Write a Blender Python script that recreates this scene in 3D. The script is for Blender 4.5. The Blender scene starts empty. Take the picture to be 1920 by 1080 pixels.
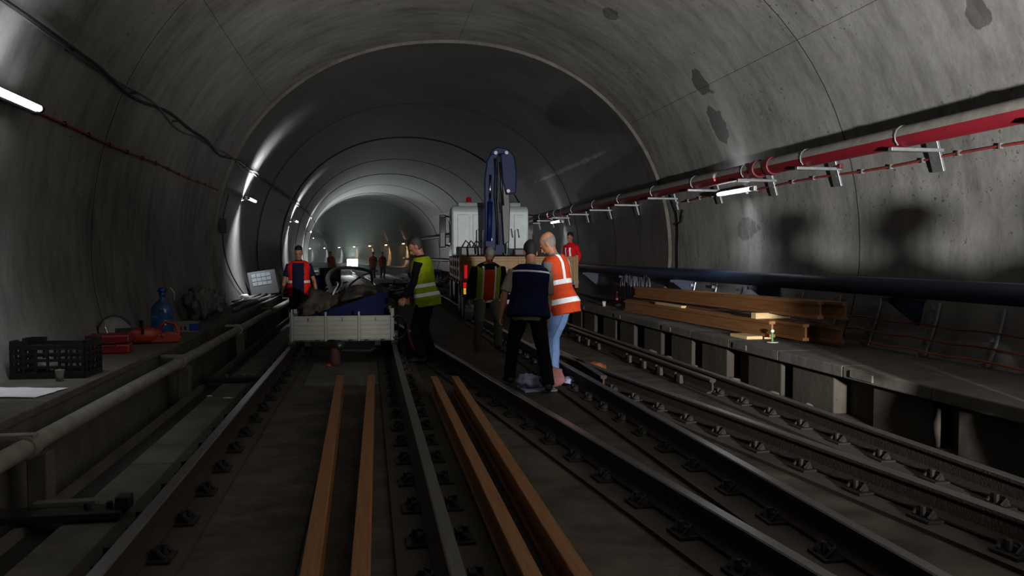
import bpy, bmesh, math, random
from mathutils import Vector, Matrix, noise
random.seed(7)
SC = bpy.context.scene
COL = SC.collection
R = math.radians
V = Vector

# ------------------------------------------------------------------ camera, world, light, exposure
F_PX = 1500.0
cam_d = bpy.data.cameras.new('camera')
cam_d.sensor_width = 36.0
cam_d.lens = 36.0 * F_PX / 1920.0
cam_d.clip_start = 0.05
cam_d.clip_end = 400
cam = bpy.data.objects.new('camera', cam_d)
COL.objects.link(cam)
cam.location = (0, 0, 1.52)
cam.rotation_euler = (R(90 - 2.367), 0, R(-10.1215))
SC.camera = cam

w = bpy.data.worlds.new('tunnel_air')
SC.world = w
w.use_nodes = True
w.node_tree.nodes['Background'].inputs[0].default_value = (0.55, 0.6, 0.7, 1)
w.node_tree.nodes['Background'].inputs[1].default_value = 0.004

def spot(name, loc, target, power, size, blend, radius, color=(1, 1, 1)):
    d = bpy.data.lights.new(name, 'SPOT')
    d.energy = power
    d.spot_size = R(size)
    d.spot_blend = blend
    d.shadow_soft_size = radius
    d.color = color
    o = bpy.data.objects.new(name, d)
    COL.objects.link(o)
    o.location = loc
    o.rotation_euler = (V(target) - V(loc)).to_track_quat('-Z', 'Y').to_euler()
    return o

# the work lamp beside the camera that throws the shadows on the right wall
spot('work_lamp_light', (2.8, -1.3, 1.36), (7.0, 6.4, 5.7), 9000, 114, 0.6, 0.11, (1.0, 0.985, 0.96))
# the far floodlight on the track, turned towards the camera
spot('far_floodlight_light', (-1.3, 61.3, 1.2), (-0.4, 51, 6.3), 1700, 46, 0.8, 0.25, (0.86, 1.0, 0.95))

SC.view_settings.view_transform = 'Standard'
SC.view_settings.look = 'None'
SC.view_settings.exposure = 0.0
SC.view_settings.gamma = 1.0
SC.view_settings.use_curve_mapping = False
SC.cycles.max_bounces = 5
SC.cycles.diffuse_bounces = 3
SC.cycles.glossy_bounces = 3
SC.cycles.transmission_bounces = 4
SC.cycles.sample_clamp_indirect = 3.0
SC.cycles.caustics_reflective = False
SC.cycles.caustics_refractive = False

# ------------------------------------------------------------------ materials
def lin(c):
    if isinstance(c, str):
        c = [int(c[i:i + 2], 16) / 255 for i in (0, 2, 4)]
        return [x / 12.92 if x <= 0.04045 else ((x + 0.055) / 1.055) ** 2.4 for x in c]
    return list(c)

MATS = {}
def mat(name, col, rough=0.7, metal=0.0, var=0.25, scale=6.0, bump=0.0, bscale=40.0, stretch=None,
        col2=None, thr=None, emit=0.0, alpha=None, rough2=None, trans=0.0, spec=None):
    if name in MATS:
        return MATS[name]
    m = bpy.data.materials.new(name)
    m.use_nodes = True
    nt = m.node_tree
    N, L = nt.nodes, nt.links
    b = N['Principled BSDF']
    c = lin(col)
    tc = N.new('ShaderNodeTexCoord')
    mp = N.new('ShaderNodeMapping')
    L.new(tc.outputs['Object'], mp.inputs[0])
    if stretch:
        mp.inputs['Scale'].default_value = stretch
    nz = N.new('ShaderNodeTexNoise')
    nz.inputs['Scale'].default_value = scale
    nz.inputs['Detail'].default_value = 7
    nz.inputs['Roughness'].default_value = 0.62
    L.new(mp.outputs[0], nz.inputs['Vector'])
    rp = N.new('ShaderNodeValToRGB')
    lo, hi = thr or (0.3, 0.7)
    rp.color_ramp.elements[0].position = lo
    rp.color_ramp.elements[1].position = hi
    c2 = lin(col2) if col2 else [min(1, x * (1 + var)) for x in c]
    c1 = c if col2 else [x * (1 - var) for x in c]
    rp.color_ramp.elements[0].color = (*c1, 1)
    rp.color_ramp.elements[1].color = (*c2, 1)
    L.new(nz.outputs[0], rp.inputs[0])
    L.new(rp.outputs[0], b.inputs['Base Color'])
    b.inputs['Roughness'].default_value = rough
    if rough2 is not None:
        mr = N.new('ShaderNodeMapRange')
        mr.inputs[1].default_value = 0.35
        mr.inputs[2].default_value = 0.65
        mr.inputs[3].default_value = rough
        mr.inputs[4].default_value = rough2
        L.new(nz.outputs[0], mr.inputs[0])
        L.new(mr.outputs[0], b.inputs['Roughness'])
    b.inputs['Metallic'].default_value = metal
    if spec is not None:
        b.inputs['Specular IOR Level'].default_value = spec
    if trans:
        b.inputs['Transmission Weight'].default_value = trans
    if alpha is not None:
        b.inputs['Alpha'].default_value = alpha
    if emit:
        b.inputs['Emission Color'].default_value = (*c, 1)
        b.inputs['Emission Strength'].default_value = emit
    if bump:
        n2 = N.new('ShaderNodeTexNoise')
        n2.inputs['Scale'].default_value = bscale
        n2.inputs['Detail'].default_value = 5
        L.new(mp.outputs[0], n2.inputs['Vector'])
        bp = N.new('ShaderNodeBump')
        bp.inputs['Strength'].default_value = bump
        bp.inputs['Distance'].default_value = 0.02
        L.new(n2.outputs[0], bp.inputs['Height'])
        L.new(bp.outputs[0], b.inputs['Normal'])
    MATS[name] = m
    return m

def concrete(name, base, dark, stains=(), patch=0.5, rough=0.85, spec=0.3, streak_amt=0.5, speck=0.35, flecks=0.0, bloom=(), mottle=False):
    """in-situ concrete: cloudy patches, streaks running around the vault, pin holes, single damp stains"""
    m = bpy.data.materials.new(name)
    m.use_nodes = True
    nt = m.node_tree
    N, L = nt.nodes, nt.links
    b = N['Principled BSDF']
    b.inputs['Roughness'].default_value = rough
    b.inputs['Specular IOR Level'].default_value = spec
    geo = N.new('ShaderNodeNewGeometry')
    P = geo.outputs['Position']
    def noise_(scale, detail=6, vec=P, rgh=0.6):
        n = N.new('ShaderNodeTexNoise')
        n.inputs['Scale'].default_value = scale
        n.inputs['Detail'].default_value = detail
        n.inputs['Roughness'].default_value = rgh
        L.new(vec, n.inputs['Vector'])
        return n.outputs[0]
    def ramp(src, lo, hi, a=0.0, c=1.0):
        r = N.new('ShaderNodeMapRange')
        r.inputs[1].default_value = lo; r.inputs[2].default_value = hi
        r.inputs[3].default_value = a; r.inputs[4].default_value = c
        L.new(src, r.inputs[0])
        return r.outputs[0]
    def math_(op, a, c):
        n = N.new('ShaderNodeMath'); n.operation = op
        for i, x in enumerate((a, c)):
            if isinstance(x, (int, float)): n.inputs[i].default_value = x
            else: L.new(x, n.inputs[i])
        return n.outputs[0]
    mp = N.new('ShaderNodeMapping')
    mp.inputs['Scale'].default_value = (0.8, 2.8, 0.8)
    L.new(P, mp.inputs[0])
    cloud = ramp(noise_(0.55, 8), 0.35, 0.68) if not mottle else math_('ADD', math_('MULTIPLY', ramp(noise_(0.55, 8), 0.35, 0.68), 0.5), math_('MULTIPLY', ramp(noise_(2.6, 8, P, 0.7), 0.38, 0.62), 0.6))
    streak = ramp(noise_(1.6, 6, mp.outputs[0]), 0.42, 0.72)
    fine = ramp(noise_(14, 4), 0.3, 0.7, 0.92, 1.06)
    speckn = ramp(noise_(20, 3), 0.62, 0.68)
    region = ramp(noise_(0.8, 3), 0.50, 0.60)
    f = math_('ADD', math_('MULTIPLY', cloud, patch), math_('MULTIPLY', streak, streak_amt))
    f = math_('ADD', f, math_('MULTIPLY', math_('MULTIPLY', speckn, region), speck))
    wob = N.new('ShaderNodeTexNoise'); wob.inputs['Scale'].default_value = 3.2; wob.inputs['Detail'].default_value = 6
    L.new(P, wob.inputs['Vector'])
    for (sx, sy, sz, rx, ry, rz, amt) in stains:
        sub = N.new('ShaderNodeVectorMath'); sub.operation = 'SUBTRACT'
        L.new(P, sub.inputs[0]); sub.inputs[1].default_value = (sx, sy, sz)
        dv = N.new('ShaderNodeVectorMath'); dv.operation = 'DIVIDE'
        L.new(sub.outputs[0], dv.inputs[0]); dv.inputs[1].default_value = (rx, ry, rz)
        ln = N.new('ShaderNodeVectorMath'); ln.operation = 'LENGTH'
        L.new(dv.outputs[0], ln.inputs[0])
        d = math_('ADD', ln.outputs['Value'], math_('MULTIPLY', math_('SUBTRACT', wob.outputs[0], 0.5), 2.2))
        f = math_('ADD', f, math_('MULTIPLY', ramp(d, 0.9, 1.0, 1.0, 0.0), amt))
    mx = N.new('ShaderNodeMix'); mx.data_type = 'RGBA'
    L.new(f, mx.inputs[0])
    mx.inputs[6].default_value = (*lin(base), 1)
    mx.inputs[7].default_value = (*lin(dark), 1)
    if flecks:
        mp2 = N.new('ShaderNodeMapping'); mp2.inputs['Scale'].default_value = (1.0, 2.6, 1.0)
        L.new(P, mp2.inputs[0])
        g = math_('MULTIPLY', ramp(noise_(5.5, 7, mp2.outputs[0], 0.7), 0.60, 0.74), ramp(noise_(0.45, 2), 0.50, 0.62))
        for (sx, sy, sz, rx, ry, rz, amt) in bloom:
            sub = N.new('ShaderNodeVectorMath'); sub.operation = 'SUBTRACT'
            L.new(P, sub.inputs[0]); sub.inputs[1].default_value = (sx, sy, sz)
            dv = N.new('ShaderNodeVectorMath'); dv.operation = 'DIVIDE'
            L.new(sub.outputs[0], dv.inputs[0]); dv.inputs[1].default_value = (rx, ry, rz)
            ln = N.new('ShaderNodeVectorMath'); ln.operation = 'LENGTH'
            L.new(dv.outputs[0], ln.inputs[0])
            d = math_('ADD', ln.outputs['Value'], math_('MULTIPLY', math_('SUBTRACT', wob.outputs[0], 0.5), 2.0))
            g = math_('ADD', g, math_('MULTIPLY', ramp(d, 0.6, 1.0, 1.0, 0.0), amt))
        mf = N.new('ShaderNodeMix'); mf.data_type = 'RGBA'
        L.new(math_('MULTIPLY', g, flecks), mf.inputs[0])
        L.new(mx.outputs[2], mf.inputs[6]); mf.inputs[7].default_value = (*lin('b5b4b0'), 1)
        mx = mf
    mul = N.new('ShaderNodeMix'); mul.data_type = 'RGBA'; mul.blend_type = 'MULTIPLY'
    mul.inputs[0].default_value = 1
    L.new(mx.outputs[2], mul.inputs[6]); L.new(fine, mul.inputs[7])
    L.new(mul.outputs[2], b.inputs['Base Color'])
    bp = N.new('ShaderNodeBump'); bp.inputs['Strength'].default_value = 0.25; bp.inputs['Distance'].default_value = 0.02
    L.new(noise_(9, 6), bp.inputs['Height']); L.new(bp.outputs[0], b.inputs['Normal'])
    MATS[name] = m
    return m

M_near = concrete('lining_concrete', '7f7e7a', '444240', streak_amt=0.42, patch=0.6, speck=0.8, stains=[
    (4.97, 11.54, 4.13, 0.22, 0.22, 0.26, 0.85), (5.34, 11.75, 3.56, 0.26, 0.24, 0.44, 0.85),
    (3.67, 11.95, 5.22, 0.12, 0.2, 0.12, 0.6), (5.81, 11.6, 1.9, 0.3, 0.4, 0.16, 0.45), (5.3, 6.3, 3.7, 0.1, 0.12, 0.18, 0.6)])
M_far = concrete('far_lining_concrete', '4e4c4a', '292827', patch=0.45, rough=0.5, spec=0.45, stains=(), flecks=0.55, bloom=[(5.13, 21.3, 3.79, .12, 4.6, .06, .7)])  # darker, less rough concrete with pale flecks for the far section
M_floor = concrete('track_slab_concrete', '544c42', '1b1814', mottle=True, patch=0.85, rough=0.7, streak_amt=0.3, speck=0.5)
M_bench = concrete('walkway_concrete', '625e57', '332f2a', mottle=True, patch=0.7, streak_amt=0.15)
M_plinth = concrete('rail_plinth_concrete', '423c34', '221e1a', patch=0.7, streak_amt=0.2)
M_dark = mat('trench_dirt', '1a1815', 0.95, bump=0.4)
M_joint = mat('joint_filler', '1d1c1a', 0.95)
M_rail = mat('rail_rust', '2b211b', 0.75, 0.3, 0.4, 18, 0.3, 60)
M_railtop = mat('rail_running_surface', '8b8a88', 0.34, 0.9, 0.25, 10, stretch=(30, 0.6, 1))
M_clip = mat('rail_clip_iron', '1f1b18', 0.7, 0.4, 0.4, 20, 0.3)
M_steel = mat('galvanised_steel', '85888a', 0.45, 0.75, 0.2, 14)
M_gpipe = mat('grey_painted_pipe', '77746b', 0.6, 0.1, 0.3, 5, 0.2)
M_red = mat('red_pipe_paint', '560712', 0.5, 0.0, 0.2, 4)
M_redcable = mat('red_cable', '742019', 0.6)
M_orcable = mat('orange_cable', 'a8441f', 0.6)
M_blue = mat('dark_blue_pipe_paint', '16233b', 0.5, 0.0, 0.25, 4)
M_black = mat('black_rubber', '121212', 0.6, 0, 0.3, 20, 0.15)
M_blackpl = mat('black_plastic', '191a1b', 0.42, 0, 0.2, 10)
M_hose = mat('grey_hose', '4b4a47', 0.55, 0, 0.3, 8)
M_palehose = mat('pale_hose', 'b0ab9e', 0.5, 0, 0.3, 8)
M_timber = mat('yellow_beam_timber', '6f4420', 0.6, 0, 0.3, 5, 0.25, 30, stretch=(9, 0.5, 9), col2='845c34')
M_pale = mat('raw_timber', 'b79d72', 0.75, 0, 0.2, 8, 0.2, 40, stretch=(1, 8, 8))
M_tube = mat('fluorescent_tube', (0.92, 0.96, 1.0), 0.5, emit=22, var=0.0)
M_tubew = mat('warm_fluorescent_tube', (1.0, 0.55, 0.25), 0.5, emit=30, var=0.0)
M_flood = mat('floodlight_glass', (0.95, 1.0, 0.98), 0.3, emit=110, var=0.0)
M_lampbody = mat('lamp_housing', 'a0a2a4', 0.5, 0.1)
M_white = mat('cream_white_paint', '77756a', 0.5, 0.0, 0.12, 5)
M_cab = mat('cab_white_paint', 'b4bcbf', 0.4, 0.0, 0.1, 5)
M_yellow = mat('yellow_truck_paint', '6c4c06', 0.55, 0, 0.25, 5)
M_cblue = mat('crane_blue_paint', '0b1c4c', 0.5, 0.0, 0.2, 5, spec=0.25)
M_glass = mat('dark_cab_glass', '0b0d10', 0.08, 0.0, 0.1)
M_chrome = mat('polished_rod', 'd0d2d4', 0.15, 1.0, 0.05)
M_redlens = mat('red_tail_lens', (0.75, 0.01, 0.015), 0.3, emit=0.55, var=0.1)
M_amberlens = mat('amber_tail_lens', (0.95, 0.5, 0.02), 0.3, emit=0.6, var=0.1)
M_beacon = mat('red_beacon_lens', (0.35, 0.01, 0.01), 0.25, var=0.1)
M_tarp = mat('blue_sheet', '070d33', 0.7, 0, 0.3, 5, 0.2, 12, spec=0.1)
M_mud = mat('muddy_debris', '39332b', 0.9, 0, 0.45, 7, 0.6, 15)
M_orange = mat('orange_tool_plastic', '97280c', 0.45, 0, 0.2, 6)
M_redpl = mat('red_plastic_case', '7a1016', 0.45, 0, 0.2, 6)
M_paper = mat('white_paper', 'd6d6dc', 0.8, 0, 0.08, 6)
M_bag = mat('pale_grey_sack', '504e4b', 0.7, 0, 0.25, 6, 0.4, 14)
M_clearbl = mat('blue_clear_plastic', '3f6fae', 0.12, 0, 0.1, 3, trans=0.55)
M_capblue = mat('blue_cap', '1b2f8a', 0.4)
M_clear = mat('clear_cup_plastic', 'c9c2ba', 0.15, 0, 0.05, 4, trans=0.7)
M_pink = mat('pinkish_cloth', 'a8716d', 0.8, 0, 0.25, 9, 0.4, 20)
M_palebl = mat('pale_blue_plastic', '9aa0bc', 0.6, 0, 0.2, 9, 0.4, 20)
M_screen = mat('pale_panel', '4d5256', 0.5, 0, 0.1, 20)
M_colab = mat('red_bottle_label', '8f1420', 0.5)
M_cola = mat('dark_cola_bottle', '1a0d0b', 0.15)
M_green = mat('green_plastic', '2f7a3a', 0.5)

# ------------------------------------------------------------------ mesh helpers
class MB:
    def __init__(s):
        s.v = []; s.f = []; s.m = []
    def face(s, idx, mi=0):
        s.f.append(tuple(idx)); s.m.append(mi)
    def box(s, c, d, rot=None, mi=0, taper=1.0):
        """centre, full size"""
        b = len(s.v)
        h = V(d) / 2
        for z in (-1, 1):
            t = taper if z > 0 else 1.0
            for (x, y) in ((-1, -1), (1, -1), (1, 1), (-1, 1)):
                p = V((x * h.x * t, y * h.y * t, z * h.z))
                if rot is not None: p = rot @ p
                s.v.append(tuple(p + V(c)))
        for q in ((0, 3, 2, 1), (4, 5, 6, 7), (0, 1, 5, 4), (1, 2, 6, 5), (2, 3, 7, 6), (3, 0, 4, 7)):
            s.face([b + i for i in q], mi)
        return s
    def bx(s, x0, x1, y0, y1, z0, z1, mi=0):
        return s.box(((x0 + x1) / 2, (y0 + y1) / 2, (z0 + z1) / 2), (x1 - x0, y1 - y0, z1 - z0), mi=mi)
    def loft(s, rings, n=14, cap=True, mi=0, pw=1.0):
        """rings: (centre, U, V) ellipse half-axis vectors"""
        b = len(s.v)
        for c, u, v in rings:
            for k in range(n):
                a = 2 * math.pi * k / n
                ca, sa = math.cos(a), math.sin(a)
                if pw != 1.0:
                    ca = math.copysign(abs(ca) ** pw, ca); sa = math.copysign(abs(sa) ** pw, sa)
                s.v.append(tuple(c + u * ca + v * sa))
        for i in range(len(rings) - 1):
            for k in range(n):
                k2 = (k + 1) % n
                s.face((b + i * n + k, b + i * n + k2, b + (i + 1) * n + k2, b + (i + 1) * n + k), mi)
        if cap:
            s.face([b + k for k in range(n)][::-1], mi)
            e = b + (len(rings) - 1) * n
            s.face([e + k for k in range(n)], mi)
        return s
    def tube(s, pts, r, n=8, cap=True, mi=0, closed=False):
        pts = [V(p) for p in pts]
        rs = r if isinstance(r, (list, tuple)) else [r] * len(pts)
        rings = []
        t0 = (pts[1] - pts[0]).normalized()
        u = t0.orthogonal().normalized()
        for i, p in enumerate(pts):
            t = ((pts[min(i + 1, len(pts) - 1)] - pts[max(i - 1, 0)])).normalized()
            u = (u - t * u.dot(t)).normalized()
            vv = t.cross(u)
            rings.append((p, u * rs[i], vv * rs[i]))
        return s.loft(rings, n, cap, mi)
    def cyl(s, p0, p1, r0, r1=None, n=14, mi=0):
        return s.tube([p0, p1], [r0, r1 if r1 is not None else r0], n, True, mi)
    def lathe(s, prof, n=20, axis='Z', c=(0, 0, 0), mi=0):
        """prof: (radius, height) list"""
        rings = []
        ax = {'Z': (V((1, 0, 0)), V((0, 1, 0)), V((0, 0, 1))), 'X': (V((0, 1, 0)), V((0, 0, 1)), V((1, 0, 0))),
              'Y': (V((0, 0, 1)), V((1, 0, 0)), V((0, 1, 0)))}[axis]
        for r, h in prof:
            rings.append((V(c) + ax[2] * h, ax[0] * max(r, 1e-4), ax[1] * max(r, 1e-4)))
        return s.loft(rings, n, True, mi)
    def prism(s, poly, y0, y1, mi=0, axis='Y'):
        b = len(s.v); n = len(poly)
        for y in (y0, y1):
            for (x, z) in poly:
                s.v.append({'Y': (x, y, z), 'X': (y, x, z), 'Z': (x, z, y)}[axis])
        for i in range(n):
            j = (i + 1) % n
            s.face((b + i, b + j, b + n + j, b + n + i), mi)
        s.face([b + i for i in range(n)][::-1], mi); s.face([b + n + i for i in range(n)], mi)
        return s
    def sphere(s, c, r, n=12, m=8, mi=0):
        r = V(r) if not isinstance(r, (int, float)) else V((r, r, r))
        rings = []
        for i in range(m + 1):
            a = math.pi * i / m
            q = max(math.sin(a), 0.02)
            rings.append((V(c) + V((0, 0, -math.cos(a) * r.z)), V((r.x * q, 0, 0)), V((0, r.y * q, 0))))
        return s.loft(rings, n, True, mi)
    def mesh(s, name, mats, smooth=False):
        me = bpy.data.meshes.new(name)
        me.from_pydata(s.v, [], s.f)
        for m in (mats if isinstance(mats, (list, tuple)) else [mats]):
            me.materials.append(m)
        me.polygons.foreach_set('material_index', s.m)
        if smooth:
            me.polygons.foreach_set('use_smooth', [True] * len(s.f))
        bm = bmesh.new(); bm.from_mesh(me)
        bmesh.ops.recalc_face_normals(bm, faces=bm.faces)
        bm.to_mesh(me); bm.free()
        me.update()
        return me
    def build(s, name, mats, parent=None, smooth=False, bevel=0.0, seg=2, loc=None, rot=None):
        return obj(name, s.mesh(name, mats, smooth), parent, bevel, seg, loc, rot)

def obj(name, me, parent=None, bevel=0.0, seg=2, loc=None, rot=None):
    o = bpy.data.objects.new(name, me)
    COL.objects.link(o)
    if parent is not None: o.parent = parent
    if loc is not None: o.location = loc
    if rot is not None: o.rotation_euler = rot
    if bevel:
        md = o.modifiers.new('bevel', 'BEVEL'); md.width = bevel; md.segments = seg; md.limit_method = 'ANGLE'
        md.angle_limit = R(40)
    return o

def tag(o, label=None, cat=None, group=None, kind=None):
    if label: o['label'] = label
    if cat: o['category'] = cat
    if group: o['group'] = group
    if kind: o['kind'] = kind
    return o

def thing(name, label, cat, loc=(0, 0, 0), rz=0.0, group=None, rot=None):
    o = bpy.data.objects.new(name, None)
    o.empty_display_size = 0.1
    COL.objects.link(o)
    o.location = loc
    o.rotation_euler = rot or (0, 0, rz)
    return tag(o, label, cat, group)

def setting(name, label=None):
    o = bpy.data.objects.new(name, None)
    COL.objects.link(o)
    o['kind'] = 'structure'
    if label: o['label'] = label
    return o

def copy_tree(o, parent=None):
    c = o.copy(); COL.objects.link(c)
    if parent is not None: c.parent = parent
    for ch in o.children: copy_tree(ch, c)
    return c

# ------------------------------------------------------------------ tunnel line: straight, then a long curve to the left
CX, TA, TB, Z0, TN = 1.35, 4.47, 4.25, 1.5, 2.12
S_CURVE, RAD = 30.0, 330.0
def line(s):
    """point and heading of the tunnel line (through the camera) at chainage s"""
    if s <= S_CURVE: return V((0, s, 0)), 0.0
    a = (s - S_CURVE) / RAD
    return V((-RAD * (1 - math.cos(a)), S_CURVE + RAD * math.sin(a), 0)), a
def at(s, x, z):
    p, a = line(s)
    return V((p.x + x * math.cos(a), p.y + x * math.sin(a), z))

def prof(th, k=1.0):
    """vault point (x, z) at polar angle th in degrees from the crown; beyond 90 the wall leans in and goes down"""
    t = abs(th); sg = 1 if th >= 0 else -1
    if t <= 90:
        a = R(t)
        r = 1 / ((math.sin(a) / TA) ** TN + (max(math.cos(a), 0) / TB) ** TN) ** (1 / TN)
        return CX + sg * k * r * math.sin(a), Z0 + k * r * math.cos(a)
    d = (t - 90) / 30 * 2.1
    return CX + sg * k * TA * (1 - (d / 4.7) ** 2), Z0 - d

def wall_x(z, side, k=1.0):
    if z < Z0: return CX + side * k * TA * (1 - ((Z0 - z) / 4.7) ** 2)
    q = 1 - ((z - Z0) / (TB * k)) ** TN
    return CX + side * k * TA * max(q, 0) ** (1 / TN)

def panel(parent, s0, s1, t0, t1, k0, k1, sk0, sk1, m, gap=0.012, depth=0.06, nl=3, agap=None):
    """one cast panel of the lining between chainages s0, s1 and angles t0, t1, with returns into the joints"""
    mb = MB()
    na = max(2, int(abs(t1 - t0) / 4))
    ga = math.degrees((gap if agap is None else agap) / 4.4) / 2
    t0 += ga; t1 -= ga
    def P(i, j, k):
        th = t0 + (t1 - t0) * i / na
        x, z = prof(th, k)
        f = j / nl
        s = s0 + gap / 2 + (s1 - s0 - gap) * f
        s += (sk0 * (1 - f) + sk1 * f) * (CX - x)
        return tuple(at(s, x, z))
    for i in range(na + 1):
        for j in range(nl + 1):
            f = j / nl
            mb.v.append(P(i, j, k0 * (1 - f) + k1 * f))
    W = nl + 1
    for i in range(na):
        for j in range(nl):
            mb.face((i * W + j, i * W + j + 1, (i + 1) * W + j + 1, (i + 1) * W + j))
    border = [i * W for i in range(na + 1)] + [na * W + j for j in range(1, W)] + [i * W + nl for i in range(na - 1, -1, -1)] + [j for j in range(nl - 1, 0, -1)]
    b = len(mb.v)
    n = len(border)
    for dk in (None, k0 + depth / 4.4):
        for q in border:
            i, j = divmod(q, W)
            f = j / nl
            mb.v.append(P(i, j, k0 * (1 - f) + k1 * f if dk is None else dk))
    for q in range(n):
        r = (q + 1) % n
        mb.face((b + q, b + r, b + n + r, b + n + q), 1)
    me = mb.mesh('lining_panel', [m, M_joint], True)
    for p in me.polygons:
        if max(p.vertices) >= b: p.use_smooth = False
    o = obj('lining_panel', me, parent)
    return o

wl = setting('wall_left', 'left flank of the concrete tunnel lining')
wr = setting('wall_right', 'right flank of the concrete tunnel lining')
ce = setting('ceiling', 'concrete crown of the tunnel vault')
SEG = [(-120, -47, wl), (-47, 5.5, ce), (5.5, 55, ce), (55, 120, wr)]
KF = 0.987
near = [(-6.0, 2.2, 0.06, 0.06), (2.2, 9.3, 0.06, 0.12), (9.3, 15.95, 0.12, 0.25)]
for (s0, s1, a, b_) in near:
    for (t0, t1, par) in SEG:
        panel(par, s0, s1, t0, t1, 1.0, 1.0, a, b_, M_near, gap=0.020, agap=0.005)
# the narrower, darker section that follows: its end face shows as a step
mb = MB()
ths = [t * 3 - 120 for t in range(81)]
for t in ths:
    x, z = prof(t, KF); mb.v.append((x, 15.97 + 0.25 * (CX - x), z))
    x2, z2 = prof(t, 1.02); mb.v.append((x2, 15.97 + 0.25 * (CX - x2), z2))
for i in range(80):
    mb.face((i * 2, i * 2 + 1, i * 2 + 3, i * 2 + 2))
tag(mb.build('trim_1', M_bench), 'stepped end face of the narrower tunnel section', kind='structure')
far = [15.97, 19.2, 22.5, 25.7, 29.0, 32.2, 35.5, 38.7, 42, 45.2, 48.5, 51.7, 55, 58.2, 61.5, 65, 68, 76, 84, 92, 100, 108, 116, 124, 132, 140, 150]
for i in range(len(far) - 1):
    sk = max(0.0, 0.25 - 0.04 * i); sk2 = max(0.0, 0.25 - 0.04 * (i + 1))
    for (t0, t1, par) in ((-120, -47, wl), (-47, 55, ce), (55, 120, wr)):
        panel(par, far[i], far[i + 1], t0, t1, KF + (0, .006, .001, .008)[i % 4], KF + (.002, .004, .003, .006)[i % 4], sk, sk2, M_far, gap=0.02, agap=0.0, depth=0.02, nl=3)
# dark shell added behind the lining to stop light leaks, with closed ends
mb = MB()
sl = [-6.5, 15, 30] + [30 + 5 * i for i in range(1, 25)]
for s in sl:
    for t in ths:
        x, z = prof(t, 1.012)
        mb.v.append(tuple(at(s, x, z)))
for i in range(len(sl) - 1):
    for j in range(80):
        a = i * 81 + j
        mb.face((a, a + 1, a + 82, a + 81))
mb.face(list(range(81))); e = (len(sl) - 1) * 81; mb.face([e + j for j in range(81)])
tag(mb.build('trim_2', M_joint), 'dark shell added behind the lining to stop light leaks', kind='structure')

# ------------------------------------------------------------------ floor, plinths, walkways
def strip(name, x0, x1, z0, z1, s_list, m, parent=None, fn=None):
    """a long slab that follows the tunnel line"""
    mb = MB()
    for s in s_list:
        for (x, z) in ((x0, z0), (x1, z0), (x1, z1), (x0, z1)):
            mb.v.append(tuple(at(s, x, z)))
    n = len(s_list)
    for i in range(n - 1):
        for k in range(4):
            k2 = (k + 1) % 4
            mb.face((i * 4 + k, i * 4 + k2, i * 4 + 4 + k2, i * 4 + 4 + k))
    mb.face((3, 2, 1, 0)); mb.face([(n - 1) * 4 + k for k in range(4)])
    return mb.build(name, m, parent)
SL = [-5, 5, 15, 25, 30] + [30 + 5 * i for i in range(1, 24)]
floor = setting('floor', 'dirty concrete track slab of the tunnel')
strip('track_slab', -1.75, 6.3, -0.5, -0.03, SL, M_floor, floor)
strip('channel_edge', -1.95, -1.75, -0.5, -0.08, SL, M_dark, floor)
strip('trench_bottom', -2.35, -1.95, -0.6, -0.42, SL, M_dark, floor)
strip('kerb_edge', -1.985, -1.94, -0.5, -0.02, SL, M_bench, floor)
for (x0, x1) in ((-1.42, -0.92), (0.12, 0.62), (2.1, 2.62), (3.6, 4.12)):
    strip('rail_plinth', x0, x1, -0.06, 0.0, SL, M_plinth, floor)
# plinth of the crossover
for (xa,) in ((1.9,), (3.38,)):
    mb = MB()
    y0, y1 = -3.0, 13.0
    for y in (y0, y1):
        xc = xa - 0.1055 * (y - 3.03)
        for (x, z) in ((xc - 0.25, -0.06), (xc + 0.25, -0.06), (xc + 0.25, -0.004), (xc - 0.25, -0.004)):
            mb.v.append((x, y, z))
    for k in range(4):
        k2 = (k + 1) % 4
        mb.face((k, k2, 4 + k2, 4 + k))
    mb.face((3, 2, 1, 0)); mb.face((4, 5, 6, 7))
    mb.build('rail_plinth', M_plinth, floor)
# wide concrete panel under the trolley end
MB().bx(-0.78, 0.1, 9.6, 11.6, -0.06, -0.012).build('slab_panel', M_bench, floor, bevel=0.01)
MB().bx(-0.95, -0.36, 1.5, 9.4, -0.06, -0.018).build('slab_panel', M_floor, floor, bevel=0.01)

for i in range(8):
    MB().bx(-1.74, -1.43, 1.0 + i * 2.6 + .01, 3.6 + i * 2.6 - .01, -0.06, -0.015).build('slab_panel', M_bench, floor, bevel=0.01)
kl = setting('walkway_left', 'raised concrete walkway along the left wall')
strip('walkway_body', -3.6, -2.25, -0.6, 0.44, SL, M_bench, kl)
y = 2.0
while y < 27:
    MB().bx(-3.4, -2.22, y + 0.004, y + 2.0 - 0.004, 0.44, 0.5).build('cover_slab', M_bench, kl, bevel=0.008)
    y += 2.0
strip('cover_slab', -3.4, -2.22, 0.44, 0.5, [28, 30] + [30 + 5 * i for i in range(1, 24)], M_bench, kl)
kr = setting('walkway_right', 'raised precast walkway along the right wall')
strip('walkway_body', 4.62, 6.2, -0.3, 0.37, SL, M_bench, kr)
y = 2.0
while y < 26:
    MB().bx(4.36, 6.0, y + 0.006, y + 1.2 - 0.006, 0.37, 0.48).build('cover_slab', M_bench, kr, bevel=0.012)
    MB().box((4.54, y + 0.55 + 0.1 * math.sin(y * 3), 0.17), (0.2, 0.78, 0.40)).build('pier_block', M_plinth, kr, bevel=0.015)
    if int(y / 1.2) % 2 == 0:
        MB().box((4.37, y + 0.9, 0.425), (0.05, 0.34, 0.07)).build('edge_block', M_bench, kr, bevel=0.01)
    y += 1.2
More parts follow.
